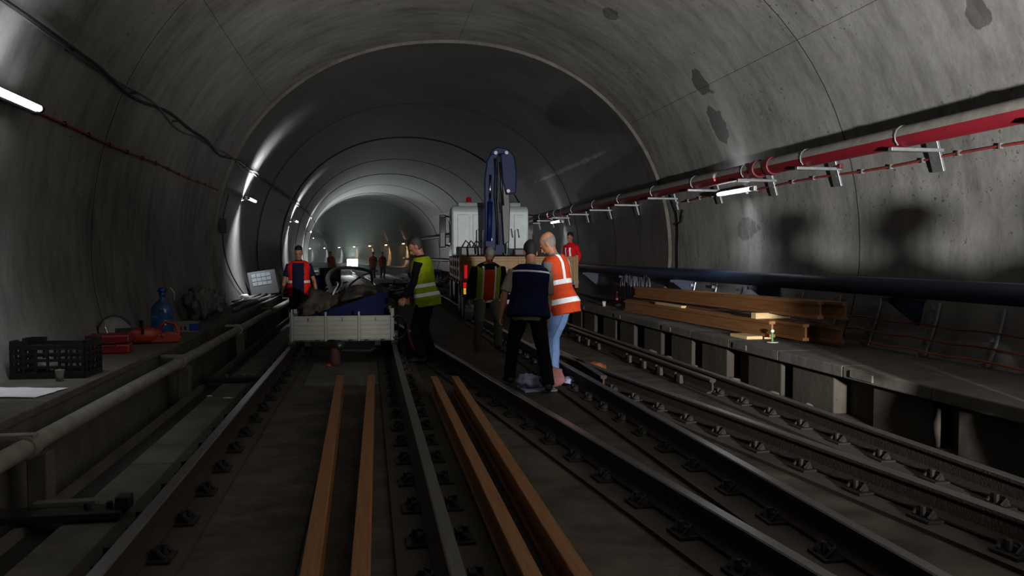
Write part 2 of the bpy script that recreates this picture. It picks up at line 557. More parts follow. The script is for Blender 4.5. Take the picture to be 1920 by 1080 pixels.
strip('cover_slab', 4.36, 6.0, 0.37, 0.48, [26, 30] + [30 + 5 * i for i in range(1, 24)], M_bench, kr)

# ------------------------------------------------------------------ rails
RP = [(-0.07, 0), (0.07, 0), (0.07, 0.012), (0.012, 0.032), (0.009, 0.115), (0.033, 0.128), (0.036, 0.134), (0.036, 0.152), (0.029, 0.160),
      (-0.029, 0.160), (-0.036, 0.152), (-0.036, 0.134), (-0.033, 0.128), (-0.009, 0.115), (-0.012, 0.032), (-0.07, 0.012)]
def sweep_rail(name, pts, parent, prof_=RP, zoff=0.01, mats=None, top_edges=(7, 8, 9)):
    mb = MB(); n = len(prof_)
    for i, p in enumerate(pts):
        d = (pts[min(i + 1, len(pts) - 1)] - pts[max(i - 1, 0)]).normalized()
        rgt = V((d.y, -d.x, 0))
        for (x, z) in prof_:
            mb.v.append(tuple(p + rgt * x + V((0, 0, z + zoff))))
    for i in range(len(pts) - 1):
        for k in range(n):
            k2 = (k + 1) % n
            mb.face((i * n + k, i * n + k2, (i + 1) * n + k2, (i + 1) * n + k), 1 if k in top_edges else 0)
    mb.face(list(range(n))); mb.face([(len(pts) - 1) * n + k for k in range(n)])
    return mb.build(name, mats or [M_rail, M_railtop], parent)
def clip_mesh():
    mb = MB()
    mb.box((0, 0, 0.006), (0.36, 0.17, 0.014))
    for sx in (-1, 1):
        mb.box((sx * 0.105, 0, 0.028), (0.05, 0.11, 0.036), taper=0.7)
        mb.cyl((sx * 0.135, 0, 0.01), (sx * 0.135, 0, 0.075), 0.016, n=6)
        mb.tube([(sx * 0.15, -0.055, 0.02), (sx * 0.12, -0.06, 0.055), (sx * 0.085, -0.02, 0.05), (sx * 0.085, 0.03, 0.05), (sx * 0.12, 0.06, 0.055), (sx * 0.16, 0.05, 0.02)], 0.011, n=5)
    return mb.mesh('rail_clip', M_clip)
CLIP = clip_mesh()
def rail(label, pts_fn, s0, s1, s_clip, curved=True):
    t = thing('running_rail', label, 'rail')
    ss = [s0] + [s for s in SL if s0 < s < s1] + [s1]
    sweep_rail('rail_bar', [pts_fn(s) for s in ss], t)
    s = s0 + 0.35
    while s < s_clip:
        p = pts_fn(s); q = pts_fn(s + 0.1); a = math.atan2(-(q.x - p.x), q.y - p.y)
        o = bpy.data.objects.new('rail_clip', CLIP); COL.objects.link(o); o.parent = t
        o.location = (p.x, p.y, 0.002); o.rotation_euler = (0, 0, a + random.uniform(-.03, .03))
        s += 0.56
    return t
rail('steel rail running under the left side of the white trolley', lambda s: at(s, -1.155, 0), -4, 138, 20)
rail('steel rail between the two pairs of orange beams', lambda s: at(s, 0.362, 0), -4, 138, 20)
rail('left rail of the right track, second rail right of the beams', lambda s: at(s, 2.38, 0), -4, 138, 18)
rail('rightmost rail beside the precast walkway', lambda s: at(s, 3.86, 0), -4, 138, 18)
rail('slanting crossover rail nearest the orange beams', lambda s: V((1.9 - 0.1055 * (s - 3.03), s, 0)), -3, 16.6, 15)
rail('slanting crossover rail, third from the beams, pale flank', lambda s: V((3.37 - 0.1055 * (s - 3.03), s, 0)), -3, 11.9, 11)
ck = thing('check_rail', 'check rail with spacer blocks inside the rightmost rail', 'rail')
sweep_rail('rail_bar', [V((3.70, 8.2, 0)), V((3.70, 14.5, 0))], ck, zoff=0.0)
for yy in (8.9, 9.55, 10.15, 10.75, 12.3, 12.9, 13.5):
    MB().box((3.60, yy, 0.06), (0.05, 0.13, 0.1), taper=0.8).build('spacer_block', M_plinth, ck, bevel=0.012)
    MB().box((3.60, yy + 0.14, 0.06), (0.03, 0.03, 0.12)).build('spacer_bolt', M_clip, ck)
wg = thing('wing_rail', 'short shiny wing rail behind the bending men', 'rail')
sweep_rail('rail_bar', [V((2.58, 8.6, 0)), V((2.66, 10.2, 0)), V((2.62, 12.0, 0))], wg)

# ------------------------------------------------------------------ yellow formwork beams
def beam_parts(L=5.9):
    a = MB().bx(-0.04, 0.04, 0, L, 0.0, 0.04)
    b = MB().bx(-0.0135, 0.0135, 0.0, L, 0.035, 0.165)
    c = MB().bx(-0.04, 0.04, 0, L, 0.16, 0.2)
    return [('bottom_flange', a.mesh('bottom_flange', M_timber)), ('web', b.mesh('web', M_timber)), ('top_flange', c.mesh('top_flange', M_timber))]
BEAM = beam_parts()
def beam(label, p0, p1, group, tilt=0.0):
    p0 = V(p0); p1 = V(p1)
    t = thing('formwork_beam', label, 'beam', p0, group=group)
    d = p1 - p0
    t.rotation_euler = (math.atan2(d.z, math.hypot(d.x, d.y)), tilt, math.atan2(-d.x, d.y))
    t.scale = (1, d.length / 5.9, 1)
    for nm, me in BEAM: obj(nm, me, t, bevel=0.004, seg=1)
    return t
g1 = 'orange formwork beams laid along the track'
beam('orange formwork beam on the slab, leftmost of the four', (-0.245, 2.3, -0.018), (-0.326, 9.08, -0.018), g1)
beam('orange formwork beam left of the middle rail, second from left', (-0.06, 2.3, -0.018), (0.014, 9.03, -0.018), g1)
beam('orange formwork beam just right of the middle rail', (0.665, 2.3, -0.03), (0.70, 8.9, -0.03), g1)
beam('orange formwork beam, rightmost of the four along the track', (0.87, 2.3, -0.03), (0.934, 8.86, -0.03), g1)
g2 = 'orange formwork beams stacked on the right walkway'
beam('lower front orange beam of the stack on the walkway', (4.80, 8.95, 0.52), (4.68, 14.2, 0.48), g2)
beam('lower middle orange beam of the stack on the walkway', (4.98, 8.5, 0.52), (4.86, 14.6, 0.48), g2)
beam('lower rear orange beam of the stack, nearest the wall', (5.18, 8.1, 0.52), (5.06, 14.3, 0.48), g2)
beam('upper front orange beam lying on top of the stack', (4.98, 8.2, 0.80), (4.9, 14.3, 0.73), g2)
beam('upper rear orange beam on top of the stack by the wall', (5.16, 8.0, 0.80), (5.08, 14.0, 0.73), g2)
for lab, c, d, rz in (('pale timber block between the beam layers, right end', (4.99, 9.35, 0.757), (0.5, 0.11, 0.075), 0.1),
                      ('pale timber block under the near end of the beam stack', (4.72, 9.35, 0.50), (0.34, 0.42, 0.04), 0.05),
                      ('long pale timber batten between the beam layers, far end', (4.84, 12.4, 0.70), (0.09, 1.1, 0.045), 0.02)):
    o = MB().box((0, 0, 0), d).build('timber_block', M_pale, None, bevel=0.006, loc=c, rot=(0, 0, rz))
    tag(o, lab, 'timber')

# ------------------------------------------------------------------ pipes, cables, lamps on the walls
def path_tube(pts, r, n=10):
    return MB().tube(pts, r, n)
YS = [2 + i * 2 for i in range(14)]
rp = thing('fire_main_pipe', 'red fire main pipe on steel brackets along the right wall', 'pipe')
PX, PZ = 5.28, 2.70
path_tube([at(s, PX, PZ) for s in [0, 10, 20, 30] + [30 + 6 * i for i in range(1, 15)]], 0.105, 20).build('pipe_run', M_red, rp, smooth=True)
m = MB(); ss_ = [0, 10, 20, 30] + [30 + 6 * i for i in range(1, 15)]
for s in ss_:
    for q in range(9):
        a = R(8 + 21.9 * q)
        m.v.append(tuple(at(s, PX + .1075 * math.cos(a), PZ + .1075 * math.sin(a))))
for i in range(len(ss_) - 1):
    for q in range(8): m.face((i * 9 + q, i * 9 + q + 1, i * 9 + 10 + q, i * 9 + 9 + q))
m.build('dusty_top', mat('grey_pipe_dust', '6b6862', .95, 0, .25, 9), rp, smooth=True)
for s in (0.3, 2.0, 3.8, 5.5, 7.24, 9.02, 10.6, 12.4, 14.3, 16.35, 18.3, 20.3, 22.3, 24.3, 26.3):
    k = 1.0 if s < 15 else KF
    wx = wall_x(PZ - 0.1, 1, k)
    a = MB(); a.bx(PX - 0.16, wx + 0.02, s - 0.03, s + 0.03, PZ - 0.145, PZ - 0.108)
    br = a.build('bracket_arm', M_steel, rp, bevel=0.004)
    MB().box((wx - 0.02, s + 0.06, PZ - 0.17), (0.03, 0.16, 0.34), Matrix.Rotation(-0.28, 3, 'Y')).build('wall_plate', M_steel, br, bevel=0.004)
    b = MB(); b.tube([(PX + 0.112 * math.cos(t), s, PZ + 0.112 * math.sin(t)) for t in [R(-50 + 28 * q) for q in range(11)]], 0.008, 6)
    b.build('pipe_strap', M_steel, br)
for s in (9.9, 10.3, 21.5):
    MB().cyl((PX, s - 0.06, PZ), (PX, s + 0.06, PZ), 0.125, n=16).build('coupling', M_red, rp, bevel=0.008)
MB().box((wall_x(2.62, 1) - 0.03, 9.0, 2.60), (0.05, 0.16, 0.05)).build('marker_tag', M_red, rp, bevel=0.005)

def cable(name, label, cat, pts, r, m, n=6):
    return tag(path_tube(pts, r, n).build(name, m, None, smooth=True), label, cat)
t = thing('detection_cable', 'thin red cable clipped along the right wall', 'cable')
path_tube([V((wall_x(2.505, 1) - 0.03, s, 2.505 + 0.012 * math.sin(s * 2.1))) for s in [i * 0.5 for i in range(4, 29)]], 0.012, 6).build('cable_run', M_redcable, t, smooth=True)
for i in range(24):
    s = 2.3 + i * 0.52
    MB().box((wall_x(2.505, 1) - 0.03, s, 2.505 + 0.012 * math.sin(s * 2.1)), (0.035, 0.022, 0.05)).build('cable_clip', M_steel, t)
t = thing('detection_cable', 'thin red cable clipped along the left wall', 'cable')
path_tube([V((wall_x(2.79, -1) + 0.03, s, 2.79 + 0.01 * math.sin(s * 1.7))) for s in [i * 0.5 for i in range(4, 34)]], 0.013, 6).build('cable_run', M_redcable, t, smooth=True)
for i in range(20):
    s = 2.4 + i * 0.68
    MB().box((wall_x(2.79, -1) + 0.03, s, 2.79 + 0.01 * math.sin(s * 1.7)), (0.035, 0.022, 0.05)).build('cable_clip', M_clip, t)

t = thing('hanging_cable', 'black cable sagging between hooks high on the left wall', 'cable')
def cab_pts(off, ph, amp):
    pts = []
    for i in range(0, 150):
        s = 3 + i * 0.32
        k = 1.0 if s < 16.6 else KF
        if s < 9: z = 3.41
        else: z = 3.41 + amp * math.sin(s * 2.3 + ph) * 0.6 + amp * math.sin(s * 1.07 + ph * 2)
        z += off
        pts.append(at(s, wall_x(z, -1, k) + 0.05 + 0.015 * math.sin(s + ph), z))
    return pts
path_tube(cab_pts(0, 0.4, 0.035), 0.017, 7).build('cable_run', M_black, t, smooth=True)
path_tube(cab_pts(-0.02, 1.9, 0.045), 0.010, 6).build('cable_run', M_hose, t, smooth=True)
for s in range(4, 50, 2):
    k = 1.0 if s < 16.6 else KF
    x = wall_x(3.41, -1, k)
    p = at(s, x + 0.03, 3.40)
    MB().box(p, (0.07, 0.03, 0.03)).build('cable_hook', M_clip, t)

bp = thing('water_pipe', 'thick dark blue pipe on brackets low on the right wall', 'pipe')
path_tube([at(s, 5.42, 1.18) for s in [0, 10, 20, 30, 36, 42, 50, 60, 70]], 0.10, 16).build('pipe_run', M_blue, bp, smooth=True)
for s in (2.0, 4.5, 7.55, 10.6, 13.6, 16.6, 19.6):
    k = 1.0 if s < 15 else KF
    wx = wall_x(1.05, 1, k)
    a = MB(); a.bx(5.3, wx + 0.03, s - 0.035, s + 0.035, 1.03, 1.078)
    br = a.build('bracket_arm', M_blue, bp, bevel=0.004)
    MB().prism([(5.34, 1.04), (wx, 1.04), (wx, 0.72)], s - 0.015, s + 0.015).build('gusset', M_blue, br)
lw = thing('service_pipe', 'grey pipe on short supports above the left trench', 'pipe')
path_tube([at(s, -2.07 + 0.004 * s, 0.355) for s in [0, 5, 10, 20, 28]], 0.058, 14).build('pipe_run', M_gpipe, lw, smooth=True)
for s in (3.2, 5.25, 9.15, 13.0, 17.0, 21.0):
    x = -2.07 + 0.004 * s
    MB().cyl((x, s - 0.05, 0.355), (x, s + 0.05, 0.355), 0.076, n=16).build('coupling', M_gpipe, lw, bevel=0.008)
    MB().bx(x - 0.19, x + 0.05, s - 0.04, s + 0.04, 0.405, 0.438).build('pipe_saddle', M_gpipe, lw, bevel=0.005)
    MB().bx(x - 0.05, x + 0.07, s + 0.1, s + 0.24, -0.42, 0.29).build('support_post', M_bench, lw, bevel=0.01)

# cable hangers with thin cables on the lower right wall
ys = [5.5, 6.42, 7.27, 8.22, 9.02, 9.9, 10.8, 11.7, 12.6, 13.5]
for i, s in enumerate(ys):
    t = thing('cable_hanger', 'steel cable hanger number %s' % s, 'hanger', (0, 0, 0))
    zz = [0.50, 0.62, 0.74, 0.86, 0.98]
    MB().tube([V((wall_x(z, 1) - 0.03, s, z)) for z in (0.49, 0.7, 0.9, 1.03)], 0.016, 6).build('upright', M_steel, t)
    for z in zz:
        MB().box((wall_x(z, 1) - 0.075, s + 0.03, z), (0.05, 0.03, 0.05)).build('cable_clamp', M_steel, t, bevel=0.004)
    t['label'] = ['steel cable hanger on the right wall, cut by the photo edge', 'steel cable hanger on the right wall, nearest fully seen one',
                  'steel cable hanger, second from the right photo edge', 'steel cable hanger, third from the right photo edge',
                  'steel cable hanger just beyond the near end of the beam stack', 'first steel cable hanger behind the beam stack',
                  'second steel cable hanger behind the beam stack', 'third steel cable hanger behind the beam stack',
                  'fourth steel cable hanger behind the beam stack', 'farthest steel cable hanger behind the beam stack'][i]
    t['group'] = 'cable hangers on the right wall'
for z, m, lab in ((0.80, M_redcable, 'upper thin red cable strung on the wall hangers'), (0.66, M_redcable, 'middle thin red cable strung on the wall hangers'),
                  (0.54, M_orcable, 'lowest orange cable strung on the wall hangers')):
    cable('signal_cable', lab, 'cable', [V((wall_x(z, 1) - 0.11, 4.5 + 0.3 * i, z + 0.02 - 0.03 * abs(math.sin((4.5 + .3 * i) * 3.4)))) for i in range(32)], 0.009, m)

# tubular lamps
def lamp_proto():
    t = thing('tube_light', 'x', 'lamp')
    MB().box((-0.03, 0, 0.0), (0.05, 1.22, 0.075)).build('housing', M_lampbody, t, bevel=0.008)
    MB().cyl((-0.075, -0.55, -0.005), (-0.075, 0.55, -0.005), 0.026, n=10).build('tube', M_tube, t, smooth=False)
    for s in (-1, 1):
        MB().cyl((-0.075, s * 0.55, -0.005), (-0.075, s * 0.6, -0.005), 0.032, n=10).build('end_cap', M_clip, t)
    MB().box((0.08, 0, 0.0), (0.24, 0.06, 0.03)).build('wall_mount', M_steel, t)
    return t
LP = lamp_proto()
first = True
def lamp(s, side, z, label, warm=False, wash=(110, 90)):
    global first
    if first: o = LP
    else:
        o = LP.copy(); COL.objects.link(o)
        for c in LP.children:
            if c.type == 'MESH':
                c2 = c.copy(); COL.objects.link(c2); c2.parent = o
    first = False
    k = 1.0 if s < 15.9 else KF
    x = wall_x(z, side, k)
    p = at(s, x - side * 0.15, z)
    o.location = p
    o.rotation_euler = (0, 0, line(s)[1] + (0 if side > 0 else math.pi))
    o['label'] = label
    o['group'] = 'tube lights on the %s wall' % ('right' if side > 0 else 'left')
    if warm:
        for c in o.children:
            if c.type == 'MESH' and c.name.startswith('tube'):
                c.data = c.data.copy(); c.data.materials[0] = M_tubew
    for up, pw in zip((-1, 1), wash):           # area lights added to brighten the wall below and above the tube
        if not pw: continue
        d = bpy.data.lights.new('tube_light_glow', 'AREA'); d.shape = 'RECTANGLE'; d.size = 1.1; d.size_y = 0.06
        d.energy = pw; d.spread = R(95); d.color = (1.0, .62, .32) if warm else (.9, .95, 1.0)
        g = bpy.data.objects.new('tube_light_glow', d); COL.objects.link(g); g.parent = o
        g.location = (-0.075, 0, up * 0.05)
        g.rotation_euler = (V((0.34, 0, up)).to_track_quat('-Z', 'X')).to_euler()
    return o
lamp(6.85, -1, 2.76, 'lit tube light on the left wall, cut by the photo edge', wash=(9, 4))
lamp(19.4, -1, 2.8, 'lit tube light on the left wall above the leaning panel')
lamp(31.0, -1, 2.78, 'lit tube light on the left wall, second behind the step')
lamp(41.5, -1, 2.7, 'lit tube light on the left wall, third behind the step')
lamp(52, -1, 2.6, 'lit tube light on the left wall, above the man in red vest, farthest')
lamp(11.5, 1, 2.49, 'lit tube light on the right wall above the shadows', wash=(7, 3))
lamp(23.1, 1, 2.5, 'lit tube light on the right wall behind the truck cab', wash=(25, 6))
fl = ['nearest', 'second', 'third', 'fourth', 'fifth', 'sixth', 'seventh', 'eighth']
for i in range(8):
    lamp(70 + i * 9.5, 1, 2.5, 'far lit tube light on the curving right wall, %s past the floodlight' % fl[i], warm=i < 4, wash=(120, 10))

# junction box with hanging lead on the left wall
t = thing('junction_box', 'small dark junction box with a hanging lead on left wall', 'box')
jx = wall_x(2.1, -1, KF)
MB().box((jx + 0.06, 17.35, 2.12), (0.12, 0.2, 0.3)).build('box_body', M_clip, t, bevel=0.015)
path_tube([V((wall_x(z, -1, KF) + 0.05, 17.4 + (2.1 - z) ** 1.6 * 1.0, z)) for z in [2.0, 1.85, 1.7, 1.5, 1.3, 1.1, 0.95, 0.82, 0.7, 0.6]], 0.014, 6).build('lead', M_black, t, smooth=True)
path_tube([V((wall_x(z, -1, KF) + 0.03, 17.4 + 0.1 * (z - 2.2), z)) for z in (2.25, 2.5, 2.78)], 0.012, 6).build('lead', M_black, t, smooth=True)
# cable drop on the joint of the right wall
t = thing('drop_cable', 'dark cable dropping down the right wall at the section joint', 'cable')
path_tube([V((wall_x(z, 1) - 0.03, 14.38 + 0.05 * math.sin(z * 5), z)) for z in [2.62, 2.45, 2.3, 2.1, 1.9, 1.7, 1.5, 1.35, 1.2]], 0.02, 6).build('cable_run', M_black, t, smooth=True)
path_tube([V((wall_x(2.2, 1) - 0.03, y_, z)) for y_, z in ((14.42, 2.1), (14.2, 2.14), (14.12, 2.25), (14.12, 2.36))], 0.018, 6).build('branch', M_black, t, smooth=True)

# ------------------------------------------------------------------ people
C_ = lambda n, c, **k: mat(n, c, k.pop('rough', 0.85), 0, k.pop('var', 0.18), k.pop('scale', 9), k.pop('bump', 0.25), k.pop('bscale', 50), spec=0.15, **k)
M_skin = mat('skin', 'a8765c', 0.55, 0, 0.12, 12)
M_skin2 = mat('tanned_skin', '8a5c45', 0.55, 0, 0.12, 12)
M_eye = mat('eye_dark', '1a1412', 0.2)
M_lip = mat('lips', '7c4238', 0.5)
M_hairb = mat('black_hair', '14110f', 0.6, 0, 0.3, 60, 0.5, 90)
M_hairg = mat('grey_hair', '5e5751', 0.65, 0, 0.3, 60, 0.5, 90)
M_navy = C_('navy_cloth', '161c38')
M_navyv = C_('navy_vest_cloth', '0e1536')
M_blk = C_('black_cloth', '0a0a0c')
M_greytr = C_('grey_trouser_cloth', '54514c')
M_jean = C_('pale_denim', '6a86b4')
M_dkjean = C_('dark_denim', '1f2740')
M_beige = C_('beige_shirt_cloth', '8e8676')
M_greysh = C_('grey_shirt_cloth', '6d6e70')
M_orsh = C_('orange_shirt_cloth', 'b03a12')
M_hiy = C_('hi_vis_yellow', '8c9d0c', rough=0.6)
M_hio = C_('hi_vis_orange', 'c0421f', rough=0.6)
M_hir = C_('hi_vis_red', 'e02a20', rough=0.6)
M_redj = C_('red_jacket_cloth', 'c3141e')
M_refl = mat('reflective_tape', 'e8ebef', 0.35, 0.0, 0.05, 30)
M_shoe = mat('work_shoe_leather', '14110f', 0.6, 0, 0.25, 15)

TMP = bpy.data.scenes.new('workbench')      # scratch scene for joining body surfaces, removed below
def vox(mb, size, sm=4, wr_=0.0, seed=0.0):
    """join overlapping closed pieces into one continuous surface"""
    me = mb.mesh('tmp', M_skin)
    o = bpy.data.objects.new('tmp', me); TMP.collection.objects.link(o)
    md = o.modifiers.new('r', 'REMESH'); md.mode = 'VOXEL'; md.voxel_size = size; md.adaptivity = 0.0
    if sm:
        md = o.modifiers.new('s', 'SMOOTH'); md.factor = 0.5; md.iterations = sm
    with bpy.context.temp_override(scene=TMP, view_layer=TMP.view_layers[0]):
        dg = bpy.context.evaluated_depsgraph_get()
        out = bpy.data.meshes.new_from_object(o.evaluated_get(dg))
    bpy.data.objects.remove(o); bpy.data.meshes.remove(me)
    if wr_:
        nn = [v.normal.copy() for v in out.vertices]
        for v, vn in zip(out.vertices, nn):
            p = v.co
            d = noise.noise(V((p.x * 9 + seed, p.y * 9, p.z * 5))) + 0.6 * noise.noise(V((p.x * 16 + p.z * 14, p.y * 16 + seed, p.z * 10 - p.x * 8)))
            v.co = p + vn * d * wr_
    out.materials.clear()
    out.polygons.foreach_set('use_smooth', [True] * len(out.polygons))
    return out

def ik(h, a, l1, l2, pole):
    d = a - h; L = min(d.length, l1 + l2 - 0.001)
    dn = d.normalized()
    x = (l1 * l1 - l2 * l2 + L * L) / (2 * L)
    y = math.sqrt(max(l1 * l1 - x * x, 1e-6))
    p = (pole - dn * pole.dot(dn)).normalized()
    return h + dn * x + p * y

TORSO = [(-0.11, .135, .105, 0), (-0.03, .168, .122, -.01), (0.06, .160, .116, 0), (0.16, .148, .108, .008), (0.27, .158, .116, .01), (0.37, .174, .122, .008),
         (0.45, .178, .112, 0), (0.505, .150, .092, -.008), (0.545, .098, .072, -.012), (0.575, .058, .058, -.01)]
def torso_rings(off, z0=-1, z1=9, belly=0.0, wide=1.0, flare=0.0):
    r = []
    rows = [(z0, *[0] * 3)] if False else []
    def at_(z):
        for i in range(len(TORSO) - 1):
            a, b = TORSO[i], TORSO[i + 1]
            if a[0] <= z <= b[0]:
                f = (z - a[0]) / (b[0] - a[0])
                return [a[k] + (b[k] - a[k]) * f for k in range(4)]
        return list(TORSO[0] if z < TORSO[0][0] else TORSO[-1])
    zs = sorted(set([max(z0, -0.25)] + [t[0] for t in TORSO if z0 < t[0] < z1] + [min(z1, 0.575)]))
    for z in zs:
        _, w_, d_, yc = at_(z)
        bl = belly * math.exp(-((z - 0.12) / 0.14) ** 2)
        fl = flare * max(0, (0.15 - z)) / 0.3
        r.append((V((0, yc + bl * 0.6, z)), V((w_ * wide + off + bl * 0.3 + fl, 0, 0)), V((0, d_ + off + bl * 0.7 + fl, 0))))
    return r

HEADR = [(-.058, .048, .026, .028), (-.045, .042, .043, .047), (-.02, .030, .056, .068), (.01, .020, .064, .084), (.045, .012, .070, .095), (.08, .006, .074, .101),
         (.115, .002, .075, .102), (.15, -.002, .067, .092), (.175, -.005, .050, .070), (.19, -.006, .022, .032)]
def head_at(u):
    for i in range(len(HEADR) - 1):
        a, b = HEADR[i], HEADR[i + 1]
        if a[0] <= u <= b[0]:
            f = (u - a[0]) / (b[0] - a[0])
            return [a[k] + (b[k] - a[k]) * f for k in range(4)]
    return HEADR[0] if u < HEADR[0][0] else HEADR[-1]

def hand(mb, w_, d, thumb_axis, sg, curl):
    """palm, four fingers and a thumb from the wrist w_ along d"""
    d = d.normalized()
    ta = (thumb_axis - d * thumb_axis.dot(d)).normalized()
    nrm = d.cross(ta)           # palm normal candidate
    if nrm.x * sg > 0: nrm = -nrm   # palms turn to the thighs
    rings = [(w_ + d * q, ta * wd, nrm * th) for q, wd, th in ((-.02, .026, .022), (.01, .030, .02), (.04, .041, .018), (.075, .044, .016), (.095, .040, .013))]
    mb.loft(rings, 12)
    for i, (o_, ln) in enumerate(((.032, .070), (.011, .080), (-.010, .075), (-.031, .058))):
        p = w_ + d * .085 + ta * o_
        pts = [p]; ang = 0
        dd = (d + ta * (o_ * 1.2)).normalized()
        for k in range(3):
            ang += curl * (0.8 + 0.12 * i)
            v = dd * math.cos(ang) + nrm * math.sin(ang)
            p = p + v * ln * (0.42, .32, .26)[k]
            pts.append(p)
        mb.tube(pts, [.0105, .0098, .009, .0078], 8)
    p = w_ + d * .025 + ta * .03
    pts = [p, p + d * .03 + ta * .024 + nrm * .01, p + d * .06 + ta * .03 + nrm * .022, p + d * .085 + ta * .026 + nrm * .035]
    mb.tube(pts, [.015, .0135, .0115, .009], 8)

def clip_band(me, planes):
    """copy of a mesh kept between planes (point, normal pointing to the removed side), lifted off the cloth"""
    bm = bmesh.new(); bm.from_mesh(me)
    for co, no in planes:
        bmesh.ops.bisect_plane(bm, geom=bm.verts[:] + bm.edges[:] + bm.faces[:], plane_co=co, plane_no=no, clear_outer=True)
    bm.normal_update()
    for v in bm.verts: v.co = v.co + v.normal * 0.004
    out = bpy.data.meshes.new('reflective_stripe'); bm.to_mesh(out); bm.free()
    out.polygons.foreach_set('use_smooth', [True] * len(out.polygons))
    return out

def person(label, loc, rz, height=1.75, lean=0.0, roll=0.0, twist=0.0, head=(0, 0), arms=None, feet=None, hipdrop=0.0, hipshift=(0, 0), belly=0.0, wide=1.0,
           skin=None, hair='short', hairm=None, shirt=None, sleeve=1.0, trousers=None, vest=None, vest_open=0.0, vest_len=-0.16, stripes=(), jacket=None, detail=0.0085,
           shoes=None, group=None, cap=None):
    skin = skin or M_skin; hairm = hairm or M_hairb; trousers = trousers or M_blk; shirt = shirt or M_navy; shoes = shoes or M_shoe
    root = thing('person', label, 'person', loc, rz, group)
    k = height / 1.775
    root.scale = (k, k, k)
    HZ = 0.925 - hipdrop
    pel = V((hipshift[0], hipshift[1], HZ))
    T = Matrix.Translation(pel) @ Matrix.Rotation(twist, 4, 'Z') @ Matrix.Rotation(-lean, 4, 'X') @ Matrix.Rotation(roll, 4, 'Y')
    T3 = T.to_3x3()
    feet = feet or [(-0.11, 0, 0.1), (0.11, 0, -0.1)]
    arms = arms or [(V((-.18, .08, -1)), V((-.05, .3, -1)), .35), (V((.18, .08, -1)), V((.05, .3, -1)), .35)]
    # ---- joints
    legs = []
    for sg, (fx, fy, fyaw) in zip((-1, 1), feet):
        hip = pel + V((sg * .092, 0, -.02)); ank = V((fx, fy, .085))
        if len(feet[0]) > 3: pass
        L = (ank - hip).length
        if L > .845: ank = hip + (ank - hip).normalized() * .845
        fwd = V((-math.sin(fyaw), math.cos(fyaw), 0))
        kn = ik(hip, ank, .43, .42, fwd)
        legs.append((hip, kn, ank, fwd))
    sh = []
    Ti = T.inverted()
    for sg, (ua, fa, curl) in zip((-1, 1), arms):
        s0 = V((sg * .178 * wide, -.008, .475))
        e0 = s0 + ua.normalized() * .285
        w0 = e0 + fa.normalized() * .255
        sh.append((s0, e0, w0, fa.normalized(), curl))
    # ---- body, one continuous surface
    b = MB()
    tr = torso_rings(0, -0.11, 0.575, belly * 0.8, wide)
    b.loft([(T @ c, T3 @ u, T3 @ v) for c, u, v in tr], 20)
    nk0 = T @ V((0, -.015, .52)); 
    HM = T @ Matrix.Translation(V((0, .012, .66))) @ Matrix.Rotation(head[1], 4, 'Z') @ Matrix.Rotation(-head[0], 4, 'X')
    HM3 = HM.to_3x3()
    b.tube([nk0, T @ V((0, -.004, .6)), HM @ V((0, -.01, .03))], [.066, .056, .058], 14)
    b.loft([(HM @ V((0, fo - .02, u)), HM3 @ V((hw, 0, 0)), HM3 @ V((0, hd, 0))) for u, fo, hw, hd in HEADR], 20)
    b.tube([HM @ V((0, .088, .068)), HM @ V((0, .102, .045)), HM @ V((0, .112, .022)), HM @ V((0, .094, .012))], [.010, .013, .017, .012], 8)   # nose
    for sg in (-1, 1):
        b.sphere((0, 0, 0), 0.001) if False else None
        ec = HM @ V((sg * .076, -.012, .045))
        b.loft([(ec + HM3 @ V((sg * q, 0, 0)), HM3 @ V((0, .02 * s_, 0)), HM3 @ V((0, 0, .033 * s_))) for q, s_ in ((-.012, .8), (0, 1), (.009, .9))], 10)
        b.tube([HM @ V((sg * .012, .089, .078)), HM @ V((sg * .042, .080, .080))], [.010, .009], 6)      # brow
    b.tube([HM @ V((-.022, .088, -.012)), HM @ V((0, .096, -.010)), HM @ V((.022, .088, -.012))], .009, 6)    # mouth
    for (hip, kn, ank, fwd) in legs:
        b.tube([hip, hip.lerp(kn, .5), kn, kn.lerp(ank, .35), ank], [.086, .078, .057, .056, .038], 14)
        b.tube([ank + V((0, 0, 0)) - fwd * .03, ank - V((0, 0, .045)) + fwd * .05, ank - V((0, 0, .06)) + fwd * .13], [.038, .036, .028], 10)
    for sg, (s0, e0, w0, fd, curl) in zip((-1, 1), sh):
        S, E_, W_ = T @ s0, T @ e0, T @ w0
        b.tube([S - (E_ - S) * .02, S.lerp(E_, .4), E_, E_.lerp(W_, .35), W_, W_ + T3 @ fd * .02], [.056, .050, .040, .041, .027, .025], 12)
        hand(b, W_, T3 @ fd, T3 @ V((0, 1, .2)), sg, curl)
    body = vox(b, detail, 2)
    body.materials.append(skin)
    obj('body', body, root)
    # ---- face details and hair
    for sg in (-1, 1):
        MB().sphere(HM @ V((sg * .030, .083, .055)), (.010, .008, .008), 8, 6).build('eye', M_eye, root, True)
    MB().tube([HM @ V((-.02, .101, -.0105)), HM @ V((0, .1075, -.0095)), HM @ V((.02, .101, -.0105))], .0035, 5).build('mouth', M_lip, root, True)
    hb = MB(); n, mrows = 28, 9
